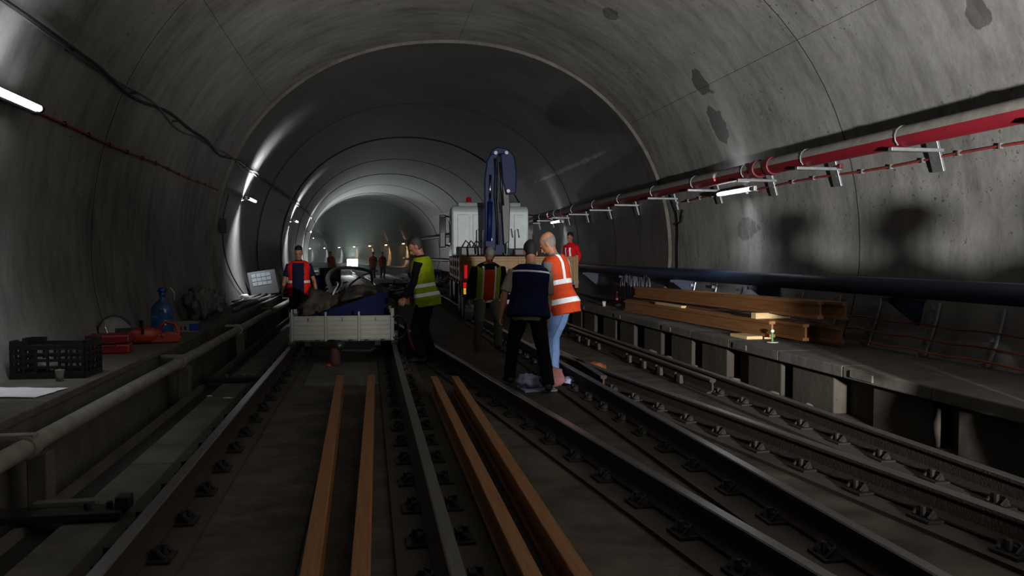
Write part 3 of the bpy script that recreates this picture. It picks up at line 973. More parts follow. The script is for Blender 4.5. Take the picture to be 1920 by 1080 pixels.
    for j in range(mrows + 1):
        for i in range(n):
            a = 2 * math.pi * i / n
            front = math.sin(a)            # 1 = face side
            if hair == 'bald': lo = .135 if front > .25 else (.03 if abs(front) <= .25 else -.02)
            else: lo = .128 if front > .45 else (.045 + (.083 * max(0, (front + .1) / .55)) if front > -.1 else -.01)
            hi = .1905 if hair != 'bald' else max(lo + .004, .105)
            u = lo + (hi - lo) * j / mrows
            _, fo, hw, hd = head_at(min(u, .19))
            sc = 1.0 + (.085 if hair != 'bald' else .05) * math.sin(math.pi * min(1, .12 + j / mrows * .6))
            up = u + (0.012 * (j / mrows) if hair != 'bald' else 0)
            p = V((hw * sc * math.cos(a), fo - .02 + hd * sc * front, up))
            p += V((p.x, p.y, 0)).normalized() * .002 * noise.noise(p * 60)
            hb.v.append(tuple(HM @ p))
    for j in range(mrows):
        for i in range(n):
            i2 = (i + 1) % n
            hb.face((j * n + i, j * n + i2, (j + 1) * n + i2, (j + 1) * n + i))
    if hair != 'bald': hb.face([mrows * n + i for i in range(n)])
    hb.build('hair', hairm, root, True)
    # ---- trousers, one piece
    b = MB()
    b.loft([(pel + (c.x * V((1, 0, 0))) + V((0, c.y, 0)) + V((0, 0, c.z)), u, v) for c, u, v in torso_rings(.012, -.11, .10, belly * .5, wide)], 20)
    for (hip, kn, ank, fwd) in legs:
        b.tube([hip + V((0, 0, .03)), hip.lerp(kn, .5), kn, kn.lerp(ank, .4), ank.lerp(kn, .05) , ank - V((0, 0, .025))], [.100, .096, .078, .075, .070, .072], 16)
    me = vox(b, .012, 3, .006, loc[0]); me.materials.append(trousers); obj('trousers', me, root)
    # ---- shoes
    for (hip, kn, ank, fwd) in legs:
        rt = V((fwd.y, -fwd.x, 0)); g = V((ank.x, ank.y, ank.z - .085))
        rings = []
        for q, hw, h in ((-.075, .030, .05), (-.06, .038, .085), (-.01, .041, .095), (.05, .042, .085), (.10, .048, .062), (.15, .046, .05), (.185, .034, .04), (.20, .016, .025)):
            rings.append((g + fwd * q + V((0, 0, h / 2 + .002)), rt * hw, V((0, 0, h / 2))))
        MB().loft(rings, 14, pw=.75).build('shoe', shoes, root, True)
    # ---- shirt or jacket, built in the torso frame then leaned with it
    def place(me, m, nm):
        me.transform(T); me.materials.clear(); me.materials.append(m)
        return obj(nm, me, root)
    top = jacket or shirt
    b = MB()
    b.loft(torso_rings(.016 if not jacket else .03, -.10 if not jacket else -.17, .56, belly, wide, 0.02 if jacket else 0), 20)
    for (s0, e0, w0, fd, curl) in sh:
        slv = 2.0 if jacket else sleeve
        ex = .012 if jacket else 0
        if slv <= 1.0:
            b.tube([s0 - (e0 - s0) * .04, s0.lerp(e0, .4 * slv), s0.lerp(e0, .95 * slv)], [.066, .066, .066], 14)
        else:
            q = min(slv - 1, .95)
            b.tube([s0 - (e0 - s0) * .04, s0.lerp(e0, .5), e0, e0.lerp(w0, q * .6), e0.lerp(w0, q)], [.068 + ex, .062 + ex, .054 + ex, .050 + ex, .042 + ex], 14)
    b.tube([(0, -.012, .52), (0, -.006, .585)], [.075, .066], 14)
    me = vox(b, .0115, 3, .006, loc[1])
    if vest is None and stripes:
        bands = [(st, me.copy()) for st in stripes]
    open_top = vest_open if (jacket and vest_open) else 0
    so = place(me, top, 'jacket' if jacket else 'shirt')
    if open_top:
        # shirt front seen in the open jacket
        b = MB(); b.loft(torso_rings(.037, -.11, .50, belly, wide), 24)
        me = vox(b, .0115, 3, .004)
        me = clip_band(me, [((-open_top, 0, 0), (-1, 0, 0)), ((open_top, 0, 0), (1, 0, 0)), ((0, .02, 0), (0, -1, 0))])
        place(me, shirt, 'shirt_front')
    ref = None
    if vest is not None:
        b = MB()
        rg = torso_rings(.045, vest_len, .555, belly, wide, 0.04)
        b.loft(rg, 24)
        me = vox(b, .0115, 3, .005, loc[0] + 2)
        if vest_open:
            bm = bmesh.new(); bm.from_mesh(me)
            for sx in (-1, 1):
                bmesh.ops.bisect_plane(bm, geom=bm.verts[:] + bm.edges[:] + bm.faces[:], plane_co=(sx * vest_open, 0, 0), plane_no=(1, 0, 0.12 * sx))
            kill = [f for f in bm.faces if f.calc_center_median().y > 0.0 and abs(f.calc_center_median().x) < vest_open - .12 * abs(f.calc_center_median().z) * 0 and f.calc_center_median().z < .52]
            bmesh.ops.delete(bm, geom=kill, context='FACES')
            bm.to_mesh(me); bm.free()
            me.polygons.foreach_set('use_smooth', [True] * len(me.polygons))
        bands = [(st, me.copy()) for st in stripes]
        vo = place(me, vest, 'vest')
    if stripes:
        for st, src in bands:
            if st[0] == 'h':
                pl = [((0, 0, st[2]), (0, 0, 1)), ((0, 0, st[1]), (0, 0, -1))]
                if vest is None: pl += [((.21, 0, 0), (1, 0, 0)), ((-.21, 0, 0), (-1, 0, 0))]
            elif st[0] == 'v':
                pl = [((st[2], 0, 0), (1, 0, 0)), ((st[1], 0, 0), (-1, 0, 0)), ((0, 0, st[3]), (0, 0, -1)), ((0, 0, st[4] if len(st) > 4 else .6), (0, 0, 1))]
            me = clip_band(src, pl)
            bpy.data.meshes.remove(src)
            place(me, M_refl if len(st) < 6 else st[5], 'reflective_stripe')
    return root

A = lambda a, b, c=.35: (V(a), V(b), c)
person('man in open red vest and navy shirt walking behind the white trolley', (-1.33, 15.9, 0), R(178), 1.70, lean=R(3), head=(R(12), 0),
       arms=[A((-.32, -.05, -1), (-.28, .32, -1), .5), A((.32, .02, -1), (.2, .3, -1), .5)], feet=[(-.1, .12, .05), (.12, -.12, -.05)], hipdrop=.01,
       shirt=M_navy, sleeve=.9, trousers=M_dkjean, vest=M_hir, vest_open=.115, vest_len=-.15, stripes=[('h', .12, .17)], hair='short', belly=.03, wide=1.05)
person('man in yellow hi-vis vest seen from the side beside the trolley', (.80, 11.4, 0), R(72), 1.79, lean=R(9), head=(R(28), R(6)),
       arms=[A((-.08, .42, -1), (.05, .75, -.9), .6), A((.08, .42, -1), (-.05, .75, -.9), .6)], feet=[(-.1, .05, .1), (.1, -.06, -.1)],
       shirt=M_blk, sleeve=1.95, trousers=M_blk, vest=M_hiy, vest_len=-.14, stripes=[('h', .0, .05), ('h', .13, .18)], skin=M_skin2)
person('man with orange shirt under a dark open jacket, looking down', (1.86, 12.7, 0), R(182), 1.74, lean=R(23), head=(R(26), R(-4)), hipdrop=.03, hipshift=(0, -.05),
       arms=[A((-.28, .1, -1), (-.1, .35, -1), .5), A((.28, .1, -1), (.1, .35, -1), .5)], feet=[(-.17, .05, .2), (.16, -.05, -.15)],
       shirt=M_orsh, jacket=M_blk, vest_open=.085, trousers=M_greytr, wide=1.15, stripes=[('v', -.19, -.10, -.02, .52, M_hiy), ('v', .10, .19, -.02, .52, M_hiy), ('v', .085, .115, 0.0, .54, M_refl), ('v', -.115, -.085, 0.0, .54, M_refl), ('h', -.06, -.015)], belly=.03, hair='short', hairm=M_hairg, skin=M_skin2)
person('man in navy vest and black trousers with his back to the camera', (1.80, 9.0, 0), R(-6), 1.76, lean=R(10), roll=R(3), head=(R(28), R(8)),
       arms=[A((-.33, .0, -1), (-.12, .35, -1), .55), A((.12, .2, -1), (.02, .35, -1), .5)], feet=[(-.2, .33, .25), (.2, -.30, -.15)], hipdrop=.06,
       shirt=M_beige, sleeve=.95, trousers=M_blk, vest=M_navyv, vest_len=-.06, stripes=[('h', .455, .475)], belly=.04, wide=1.12, hair='short')
person('man in orange hi-vis vest and pale jeans bending beside the navy vest', (2.32, 9.5, 0), R(52), 1.82, lean=R(13), head=(R(22), R(6)),
       arms=[A((-.1, .3, -1), (.1, .6, -1), .5), A((.2, .12, -1), (.05, .6, -.9), .5)], feet=[(-.19, .12, .1), (.01, .12, -.1)], hipshift=(.005, .0),
       shirt=M_greysh, sleeve=.9, trousers=M_jean, vest=M_hio, vest_len=-.15, belly=.05, wide=1.05, hair='bald', hairm=M_hairg, skin=M_skin2,
       stripes=[('h', -.03, .03), ('h', .20, .255), ('v', .075, .115, .25, .6), ('v', -.115, -.075, .25, .6)])
person('man in red jacket with white bands on the right walkway', (5.02, 19.6, .48), R(128), 1.60, lean=R(4), head=(R(10), 0),
       arms=[A((-.3, -.1, -1), (.1, .5, -.9), .7), A((.3, -.1, -1), (-.1, .5, -.9), .7)],
       jacket=M_redj, shirt=M_redj, trousers=M_blk, stripes=[('h', -.14, -.07), ('h', .10, .17), ('v', .05, .1, .17, .44), ('v', -.1, -.05, .17, .44)], skin=M_skin2)
# people standing beside the camera, three known by their shadows on the right wall, the fourth added
og = 'people beside the camera'
person('bystander on the walkway edge whose small shadow falls left', (4.12, 3.86, 0), R(20), 1.70, trousers=M_dkjean, shirt=M_greysh, detail=.014, group=og)
person('bystander by the walkway whose shadow falls in the middle', (4.05, 2.55, 0), R(40), 1.68, trousers=M_blk, shirt=M_navy, detail=.014, wide=1.2, group=og,
       arms=[A((-.5, .1, -1), (.2, .5, -.7), .4), A((.5, .1, -1), (-.2, .5, -.7), .4)])
person('bystander nearest the lamp whose large shadow falls rightmost', (4.1, 1.80, 0), R(10), 1.72, trousers=M_blk, shirt=M_navy, detail=.014, wide=1.15, group=og)
person('unseen figure added before the work lamp, shading the middle men', (2.43, 1.88, 0), R(170), 1.74, trousers=M_blk, shirt=M_navy, detail=.014, wide=.95, group=og, feet=[(-.18, 0, .1), (.18, 0, -.1)], hipdrop=.02,
       arms=[A((-.05, .1, -1), (.1, .5, -.9)), A((.05, .1, -1), (-.1, .5, -.9))])  # added figure blocks the lamp so the men in the middle stay dark
ec = thing('light_block_deck', 'unseen steel deck added under the work lamp to keep light off the floor', 'cart', (2.8, -1.0, 0))  # deck out of view, added to cut the lamp's light off the floor
MB().bx(-0.9, 0.9, -0.8, 0.75, 1.08, 1.14).build('cart_deck', M_steel, ec, bevel=.01)
for sx in (-1, 1):
    for y_ in (-.7, .65): MB().bx(sx * .82 - .04, sx * .82 + .04, y_ - .04, y_ + .04, -.03, 1.08).build('deck_leg', M_steel, ec)
wlp = thing('work_lamp', 'work lamp standing on the added light-blocking deck behind the camera', 'lamp', (2.8, -1.55, 1.14))
MB().bx(-.2, .2, -.12, -.02, .06, .42).build('lamp_housing', M_blackpl, wlp, bevel=.02)
MB().bx(-.18, .18, -.16, .0, 0, .05).build('lamp_foot', M_blackpl, wlp, bevel=.01)
# far workers
fg = 'workers far down the tunnel'
person('far worker in red vest, left of the pair beyond the floodlight', (0.25, 52, 0), R(160), 1.72, vest=M_hir, shirt=M_navy, detail=.016, group=fg)
person('far worker in red vest, right of the pair beyond the floodlight', (0.85, 52.5, 0), R(200), 1.70, vest=M_hir, shirt=M_greysh, detail=.016, group=fg)
person('far worker in pink-red vest left of the floodlight', (-2.05, 46, 0), R(150), 1.74, vest=M_hir, shirt=M_beige, detail=.016, group=fg, lean=R(15))

# ------------------------------------------------------------------ crane truck on the right track
tk = thing('crane_truck', 'white cab truck with blue folding crane and yellow drop sides', 'truck', (3.2, 17.0, 0), R(-3.2))
ch = MB()
for sx in (-1, 1): ch.bx(sx * 0.42 - 0.05, sx * 0.42 + 0.05, 0.15, 9.3, 0.62, 0.86)
for y in (0.3, 2.0, 3.8, 5.6, 7.4): ch.bx(-0.42, 0.42, y, y + 0.1, 0.66, 0.82)
ch.bx(-0.47, 0.47, 0.15, 9.3, 0.70, 0.78)
ch.build('chassis', M_blackpl, tk)
# bed
MB().bx(-1.26, 1.26, 0.02, 5.2, 0.86, 0.93).build('bed_floor', M_blackpl, tk, bevel=0.01)
def dropside(name, w, ribs, loc, rot, m=M_yellow, h=0.56):
    p = MB().bx(-w / 2, w / 2, -0.018, 0.018, 0, h).build(name, m, tk, bevel=0.008, loc=loc, rot=rot)
    for i in range(3):
        z = h * (0.14 + 0.36 * i)
        MB().bx(-w / 2 + 0.03, w / 2 - 0.03, -0.036, -0.016, z - 0.035, z + 0.035).build('rib', m, p, bevel=0.006)
    for i in range(ribs + 1):
        x = -w / 2 + 0.03 + (w - 0.06) * i / ribs
        MB().bx(x - 0.03, x + 0.03, -0.045, -0.01, -0.02, h).build('stake', m, p, bevel=0.006)
        MB().box((x, -0.05, -0.01), (0.05, 0.03, 0.09)).build('hinge', M_blackpl, p)
    return p
dropside('tailgate', 2.46, 2, (0, 0, 0.93), (0, 0, 0))
dropside('side_panel', 5.1, 5, (-1.25, 2.6, 0.93), (0, 0, R(-90)))
dropside('side_panel', 5.1, 5, (1.25, 2.6, 0.93), (0, 0, R(90)))
MB().bx(-1.24, 1.24, 5.16, 5.22, 0.93, 1.5).build('headboard', M_blackpl, tk, bevel=0.01)
for sx in (-1, 1):
    MB().bx(sx * 1.25 - 0.04, sx * 1.25 + 0.04, -0.03, 0.05, 0.80, 1.52).build('corner_post', M_yellow, tk, bevel=0.008)
    lx = -1.165 if sx < 0 else 1.0
    p = MB().bx(lx - 0.07, lx + 0.07, -0.075, -0.03, 0.66, 0.94).build('tail_lamp', M_blackpl, tk, bevel=0.01)
    MB().bx(lx - 0.058, lx + 0.058, -0.085, -0.06, 0.82, 0.93).build('red_lens', M_redlens, p, bevel=0.006)
    MB().bx(lx - 0.05, lx + 0.05, -0.085, -0.06, 0.68, 0.81).build('amber_lens', M_amberlens, p, bevel=0.006)
    MB().bx(lx - 0.03, lx + 0.03, -0.072, -0.045, 1.02, 1.30).build('marker_lamp', M_redlens, tk, bevel=0.006)
MB().bx(-1.1, 1.1, 0.0, 0.09, 0.45, 0.56).build('rear_bumper', M_blackpl, tk, bevel=0.01)
for sx in (-1, 1): MB().bx(sx * 0.7 - 0.04, sx * 0.7 + 0.04, 0.02, 0.08, 0.5, 0.86).build('bumper_hanger', M_blackpl, tk)
# wheels
def wheel(x, y, r=0.46, wd=0.27):
    m = MB(); m.lathe([(r * .55, -wd / 2), (r * .9, -wd / 2), (r, -wd * .36), (r, wd * .36), (r * .9, wd / 2), (r * .55, wd / 2)], 24, 'X')
    o = m.build('wheel', M_black, tk, loc=(x, y, r + 0.0), smooth=False)
    h = MB(); h.lathe([(r * .56, -wd * .3), (r * .5, -wd * .1), (r * .2, -wd * .1), (r * .2, -wd * .35), (0.01, -wd * .35)] if x < 0 else [(0.01, wd * .35), (r * .2, wd * .35), (r * .2, wd * .1), (r * .5, wd * .1), (r * .56, wd * .3)], 20, 'X')
    h.build('hub', M_steel, o)
for y in (1.3, 2.6, 7.5):
    for sx in (-1, 1): wheel(sx * 1.03, y)
for sx in (-1, 1):
    for y in (1.3, 2.6):
        m = MB(); m.tube([(0, 0.54 * math.cos(R(a)), 0.54 * math.sin(R(a))) for a in range(15, 170, 14)], 0.02, 6)
        b_ = MB()
        for k_ in range(12):
            a0, a1 = R(12 + 13 * k_), R(12 + 13 * (k_ + 1))
            i0 = len(b_.v)
            for a in (a0, a1):
                for x in (-0.16, 0.16): b_.v.append((x, 0.54 * math.cos(a), 0.54 * math.sin(a)))
            b_.face((i0, i0 + 1, i0 + 3, i0 + 2))
        o = b_.build('mudguard', M_blackpl, tk, loc=(sx * 1.03, y, 0.46))
        md = o.modifiers.new('t', 'SOLIDIFY'); md.thickness = 0.02
    MB().box((sx * 1.0, 4.4, 0.62), (0.42, 1.1, 0.42)).build('side_locker', M_blackpl, tk, bevel=0.04)
# cab
Y0 = 6.75
cb = MB()
poly = [(Y0, 0.95), (Y0 + 1.95, 0.75), (Y0 + 2.1, 1.7), (Y0 + 1.75, 2.75), (Y0 + 1.5, 2.98), (Y0 + 0.12, 2.98), (Y0, 2.86)]
cb.prism([(y, z) for y, z in poly], -1.15, 1.15, axis='X')
cab = cb.build('cab', M_cab, tk, bevel=0.06, seg=3)
for x0, x1 in ((-0.98, -0.62), (-0.52, -0.14), (-0.04, 0.32), (0.45, 0.62), (0.72, 1.0)):
    MB().bx(x0, x1, Y0 - 0.022, Y0 + 0.01, 1.72, 2.72).build('rear_panel', M_cab, cab, bevel=0.012)
MB().bx(-1.0, 1.0, Y0 - 0.03, Y0 + 0.01, 1.5, 1.6).build('rear_ridge', M_cab, cab, bevel=0.012)
MB().prism([(Y0 + 0.15, 2.98), (Y0 + 1.3, 2.98), (Y0 + 1.05, 3.10), (Y0 + 0.25, 3.10)], -0.95, 0.95, axis='X').build('roof_hatch', M_cab, cab, bevel=0.03)
for sx in (-1, 1):
    MB().bx(sx * 1.15 - 0.012, sx * 1.15 + 0.012, Y0 + 0.8, Y0 + 1.62, 1.85, 2.6).build('side_window', M_glass, cab, bevel=0.01)
    mr = MB().bx(sx * 1.38 - 0.1, sx * 1.38 + 0.1, Y0 + 1.2, Y0 + 1.3, 1.75, 2.78).build('mirror', M_blackpl, cab, bevel=0.03)
    MB().bx(sx * 1.38 - 0.085, sx * 1.38 + 0.085, Y0 + 1.185, Y0 + 1.2, 2.2, 2.72).build('mirror_glass', M_glass, mr)
    MB().tube([(sx * 1.15, Y0 + 1.5, 2.72), (sx * 1.36, Y0 + 1.3, 2.74)], 0.02, 6).build('mirror_arm', M_blackpl, mr)
    MB().tube([(sx * 1.15, Y0 + 1.5, 1.8), (sx * 1.36, Y0 + 1.3, 1.85)], 0.02, 6).build('mirror_arm', M_blackpl, mr)
    MB().sphere((sx * 1.1, Y0 + 0.25, 2.93), (.035, .05, .03), 8, 6).build('corner_lamp', M_chrome, cab, True)
MB().bx(-1.12, 1.12, Y0 + 2.0, Y0 + 2.08, 1.75, 2.6).build('windscreen', M_glass, cab, bevel=0.01)
b_ = MB().lathe([(.09, 0), (.09, .03), (.075, .04), (.075, .14), (.05, .17), (.01, .18)], 16, c=(-0.62, Y0 + 0.35, 3.09)).build('beacon', M_beacon, cab, True)
# exhaust and gear behind the cab
MB().bx(-1.02, -0.2, 5.55, 6.5, 0.9, 1.42).build('oil_tank', M_cblue, tk, bevel=0.03)
MB().bx(-0.95, -0.3, 5.6, 6.3, 1.42, 1.75).build('control_box', M_blackpl, tk, bevel=0.03)
for x in (-0.75, -0.45):
    MB().tube([(x, 5.58, 1.5), (x - .02, 5.5, 1.75), (x + .08, 5.5, 1.92), (x + .2, 5.5, 1.8), (x + .22, 5.56, 1.55)], 0.025, 8).build('hydraulic_hose', M_black, tk, True)
MB().bx(0.55, 0.95, 5.6, 6.4, 0.9, 1.7).build('valve_bank', M_blackpl, tk, bevel=0.03)
# crane
cr = MB().bx(-0.35, 0.5, 5.4, 6.1, 0.86, 1.25).build('crane_base', M_cblue, tk, bevel=0.03)
MB().prism([(-0.26, 1.2), (0.40, 1.2), (0.34, 2.2), (0.22, 2.75), (-0.12, 2.75), (-0.24, 2.2)], 5.5, 5.95).build('crane_column', M_cblue, tk, bevel=0.03)
bm_ = MB().prism([(-0.30, 1.75), (0.00, 1.62), (0.04, 2.6), (0.06, 3.9), (0.10, 4.36), (-0.10, 4.38), (-0.24, 4.15), (-0.31, 3.6)], 5.15, 5.5).build('main_boom', M_cblue, tk, bevel=0.03)
MB().cyl((-0.19, 5.1, 1.9), (-0.16, 5.1, 3.0), 0.075, n=14).build('lift_cylinder', M_cblue, bm_, True)
MB().cyl((-0.16, 5.1, 3.0), (-0.15, 5.1, 3.75), 0.035, n=12).build('cylinder_rod', M_chrome, bm_, True)
MB().tube([(-0.02, 5.08, 4.2), (0.0, 5.05, 3.7), (-0.03, 5.06, 3.2), (0.02, 5.06, 2.6), (0.05, 5.08, 2.0)], 0.03, 8).build('hydraulic_hose', M_black, bm_, True)
MB().tube([(0.05, 5.08, 4.25), (0.09, 5.03, 3.6), (0.05, 5.04, 3.0), (0.10, 5.05, 2.4), (0.08, 5.1, 1.8)], 0.025, 8).build('hydraulic_hose', M_hose, bm_, True)
jb = MB().prism([(0.14, 4.42), (0.42, 4.44), (0.55, 4.25), (0.60, 3.8), (0.58, 3.25), (0.30, 3.2), (0.20, 3.6)], 5.2, 5.55).build('jib', M_cblue, tk, bevel=0.03)
MB().prism([(0.16, 3.9), (0.36, 3.9), (0.42, 2.9), (0.40, 1.9), (0.24, 1.8), (0.18, 2.9)], 5.25, 5.5).build('jib_extension', M_blackpl, tk, bevel=0.02)
MB().cyl((0.12, 5.12, 4.1), (0.20, 5.12, 2.9), 0.045, n=12).build('jib_cylinder', M_blackpl, jb, True)
MB().prism([(-0.16, 4.30), (0.36, 4.34), (0.34, 4.48), (0.05, 4.52), (-0.10, 4.44)], 5.12, 5.58).build('knuckle', M_cblue, tk, bevel=0.03)
for p_ in ((0.0, 4.35), (0.3, 4.36), (-0.15, 1.95), (0.35, 3.3)):
    MB().cyl((p_[0], 5.06, p_[1]), (p_[0], 5.62, p_[1]), 0.05, n=12).build('pivot_pin', M_steel, tk)
MB().tube([(0.30, 5.3, 1.85), (0.34, 5.28, 1.6), (0.30, 5.25, 1.5), (0.24, 5.25, 1.58)], 0.03, 8).build('hook', M_steel, tk, True)
for x in (-0.35, 0.55):
    MB().tube([(x, 5.2, 1.3), (x, 5.2, 2.2), (x + .08, 5.2, 2.25), (x + .12, 5.2, 2.0)], 0.02, 6).build('control_lever', M_steel, tk, True)

# ------------------------------------------------------------------ white rail trolley on the left track
tr = thing('rail_trolley', 'low rail trolley with white panelled drop sides', 'trolley', (-0.385, 11.75, 0), R(-6) * 0)
W2, TL = 0.715, 3.2
MB().bx(-W2, W2, 0.0, TL, 0.27, 0.32).build('deck', M_blackpl, tr, bevel=0.008)
for sx in (-1, 1): MB().bx(sx * 0.5 - 0.04, sx * 0.5 + 0.04, 0.1, TL - 0.1, 0.20, 0.28).build('frame_beam', M_clip, tr)
def side(w, h, n, loc, rot):
    p = MB().bx(-w / 2, w / 2, -0.012, 0.012, 0, h).build('drop_side', M_white, tr, bevel=0.004, loc=loc, rot=rot)
    for i in range(5):
        z0 = 0.012 + i * (h - 0.02) / 5
        for j in range(n):
            x0 = -w / 2 + 0.035 + j * (w - 0.03) / n
            MB().bx(x0, x0 + (w - 0.03) / n - 0.04, -0.022, -0.010, z0 + 0.006, z0 + (h - 0.02) / 5 - 0.010).build('panel_board', M_white, p, bevel=0.004)
    for j in range(n + 1):
        x = -w / 2 + 0.012 + j * (w - 0.024) / n
        MB().bx(x - 0.014, x + 0.014, -0.034, 0.014, -0.02, h + (0.06 if 0 < j else 0.10)).build('stake', M_white, p, bevel=0.003)
    for j in range(n):
        x = -w / 2 + (j + .5) * w / n
        MB().box((x, -0.028, h - 0.05), (0.014, 0.02, 0.05)).build('latch', M_blackpl, p)
    for j in range(6):
        x = -w / 2 + 0.14 + j * (w - 0.28) / 5
        MB().box((x, -0.02, -0.012), (0.05, 0.03, 0.03)).build('hinge', M_clip, p)
    return p
side(1.43, 0.345, 3, (0, 0, 0.30), (0, 0, 0))
side(TL, 0.345, 5, (-W2 + .012, TL / 2, 0.30), (0, 0, R(-90)))
side(TL, 0.345, 5, (W2 - .012, TL / 2, 0.30), (0, 0, R(90)))
for y in (0.55, TL - 0.55):
    for sx in (-1, 1):
        m = MB().lathe([(.10, -.05), (.10, .03), (.12, .032), (.12, .05), (.03, .05)], 20, 'X')
        m.build('wheel', M_steel, tr, loc=(sx * 0.757, y, 0.272), rot=(0, 0, 0 if sx < 0 else math.pi))
    MB().cyl((-0.757, y, 0.272), (0.757, y, 0.272), 0.025, n=10).build('axle', M_clip, tr)
# load
tag(MB().prism([(-0.45, 0.0), (0.64, 0.0), (0.70, 0.30), (0.60, 0.36), (0.25, 0.24)], 0.0, 0.05).build('blue_sheet', M_tarp, None, bevel=0.01, loc=(-0.40, 12.15, 0.62), rot=(R(-14), 0, R(3))), 'dark blue wedge-shaped sheet leaning in the white trolley', 'sheet')
def lump(name, label, cat, c, r, m, seed, det=3, flat=1.0, amp=0.35, fr=2.2):
    bm = bmesh.new(); bmesh.ops.create_icosphere(bm, subdivisions=det, radius=1)
    for v in bm.verts:
        p = v.co.copy()
        d = 1 + amp * noise.noise(p * fr + V((seed, seed * 2.3, 0))) + amp * .5 * noise.noise(p * fr * 2.3 + V((0, seed, 4)))
        v.co = V((p.x * r[0] * d, p.y * r[1] * d, max(p.z, -flat * .75) * r[2] * d))
    zmin = min(v.co.z for v in bm.verts)
    for v in bm.verts: v.co.z -= zmin
    me = bpy.data.meshes.new(name); bm.to_mesh(me); bm.free()
    me.materials.append(m); me.polygons.foreach_set('use_smooth', [True] * len(me.polygons))
    return tag(obj(name, me, None, loc=c), label, cat)
lump('rubble_heap', 'brown heap of rubble in the left of the trolley', 'rubble', (-0.78, 13.0, 0.32), (.32, .7, .32), M_mud, 3.1, 4)
lump('rubble_heap', 'dark heap of spoil filling the middle of the trolley', 'rubble', (-0.1, 13.6, 0.32), (.5, .9, .36), M_mud, 8.4, 4)
t = thing('pry_bar', 'pale bar standing slanted in the trolley load', 'bar')
MB().tube([(-0.75, 13.0, .5), (-0.55, 13.3, .95), (-0.52, 13.34, 1.0)], .014, 8).build('shaft', M_palehose, t, True)
MB().tube([(-0.52, 13.34, 1.0), (-0.50, 13.36, 1.05), (-0.53, 13.36, 1.08)], .018, 8).build('claw', M_steel, t, True)
t = thing('tow_hitch', 'orange and dark tow coupling on the slab before the trolley', 'coupling', (-0.42, 11.25, 0))  # tow hitch in front of the trolley
MB().loft([(V((-.05, 0, z)), V((w_, 0, 0)), V((0, w_ * .8, 0))) for z, w_ in ((-.01, .085), (.05, .075), (.12, .07), (.2, .06), (.24, .05))], 12).build('coupling_body', mat('rusty_orange', '3a170a', .8, 0, .4, 14, .3), t, True)
MB().sphere((.0, .02, .27), (.085, .08, .075), 14, 10).build('rubber_ball', M_blackpl, t, True)
MB().tube([(.02, .05, .2), (.2, .2, .17), (.42, .25, .16), (.5, .28, .2)], .02, 8).build('tow_bar', M_clip, t, True)
MB().tube([(-.12, -.06, .03), (-.17, -.1, .01), (-.1, -.12, .008)], .012, 6).build('pin_chain', M_orcable, t, True)
t = thing('hose_reel', 'dark hose coil with red sleeve at the trolley corner', 'hose', (0.50, 11.85, 0))
for q in range(3):
    MB().tube([(-.1 + .13 * math.cos(a), -.05 * q, .45 + .17 * math.sin(a) + .01 * q) for a in [R(24 * i) for i in range(16)]], .013, 6).build('hose_loop', M_black, t, True)
MB().tube([(.02, 0, .5), (.06, .05, .3), (.12, .02, .15), (.2, -.05, .05)], .03, 8).build('red_sleeve', M_redpl, t, True)
lump('tool_bag', 'worn brown tool bag beside the right end of the trolley', 'bag', (0.62, 12.1, -0.0), (.14, .2, .17), mat('brown_canvas', '3d2a1e', .9, 0, .3, 8, .4), 5.5)

# ------------------------------------------------------------------ things on the left walkway
Z = 0.5
ct = thing('plastic_crate', 'black slotted plastic crate on the left walkway', 'crate', (-2.60, 7.30, Z), R(-3))
cw, cd, chh = .575, .36, .30
MB().bx(-cw / 2, cw / 2, -cd / 2, cd / 2, 0, .012).build('crate_base', M_blackpl, ct)
for (L_, loc, rot) in ((cw, (0, -cd / 2, 0), 0), (cw, (0, cd / 2, 0), 0), (cd, (-cw / 2, 0, 0), R(90)), (cd, (cw / 2, 0, 0), R(90))):
    m = MB()
    for z0, z1 in ((0, .05), (.085, .105), (.14, .165), (.2, .215), (.245, .28)): m.bx(-L_ / 2, L_ / 2, -.008, .008, z0, z1)
    nb = 7 if L_ > .5 else 5
    for i in range(nb): x = -L_ / 2 + .015 + (L_ - .03) * i / (nb - 1); m.bx(x - .009, x + .009, -.009, .009, 0, .28)
    for sx in (-1, 1): m.bx(sx * (L_ / 2 - .07) - .06, sx * (L_ / 2 - .07) + .06, -.01, .01, .27, .315)
    w_ = m.build('slotted_side', M_blackpl, ct, loc=loc, rot=(0, 0, rot))
lump('crumpled_bag', 'grey crumpled bag inside the black crate', 'bag', (-2.68, 7.3, Z + .012), (.1, .1, .07), M_bag, 2.2)
t = thing('plastic_cup', 'clear disposable cup in front of the black crate', 'cup', (-2.47, 6.98, Z))
m = MB(); n = 20
for r_, z in ((.024, 0), (.026, .004), (.036, .088), (.039, .092), (.036, .092), (.0345, .088), (.024, .006)):
    for i in range(n): m.v.append((r_ * math.cos(2 * math.pi * i / n), r_ * math.sin(2 * math.pi * i / n), z))
for j in range(6):
    for i in range(n): m.face((j * n + i, j * n + (i + 1) % n, (j + 1) * n + (i + 1) % n, (j + 1) * n + i))
m.face(list(range(n))); m.face([6 * n + i for i in range(n)])
m.build('cup_wall', M_clear, t, True)
MB().cyl((0, 0, .006), (0, 0, .02), .024, .026, 16).build('drink_dregs', M_cola, t)
m = MB(); nx, ny = 10, 7
for i in range(nx + 1):
    for j in range(ny + 1):
        x, y_ = -.3 + .6 * i / nx, -.2 + .4 * j / ny
        m.v.append((x + .02 * noise.noise(V((i * .9, j * .9, 3))), y_ + .02 * noise.noise(V((i, j, 7))), .008 + .012 * abs(noise.noise(V((i * .4, j * .5, 1))))))
for i in range(nx):
    for j in range(ny): a = i * (ny + 1) + j; m.face((a, a + 1, a + ny + 2, a + ny + 1))
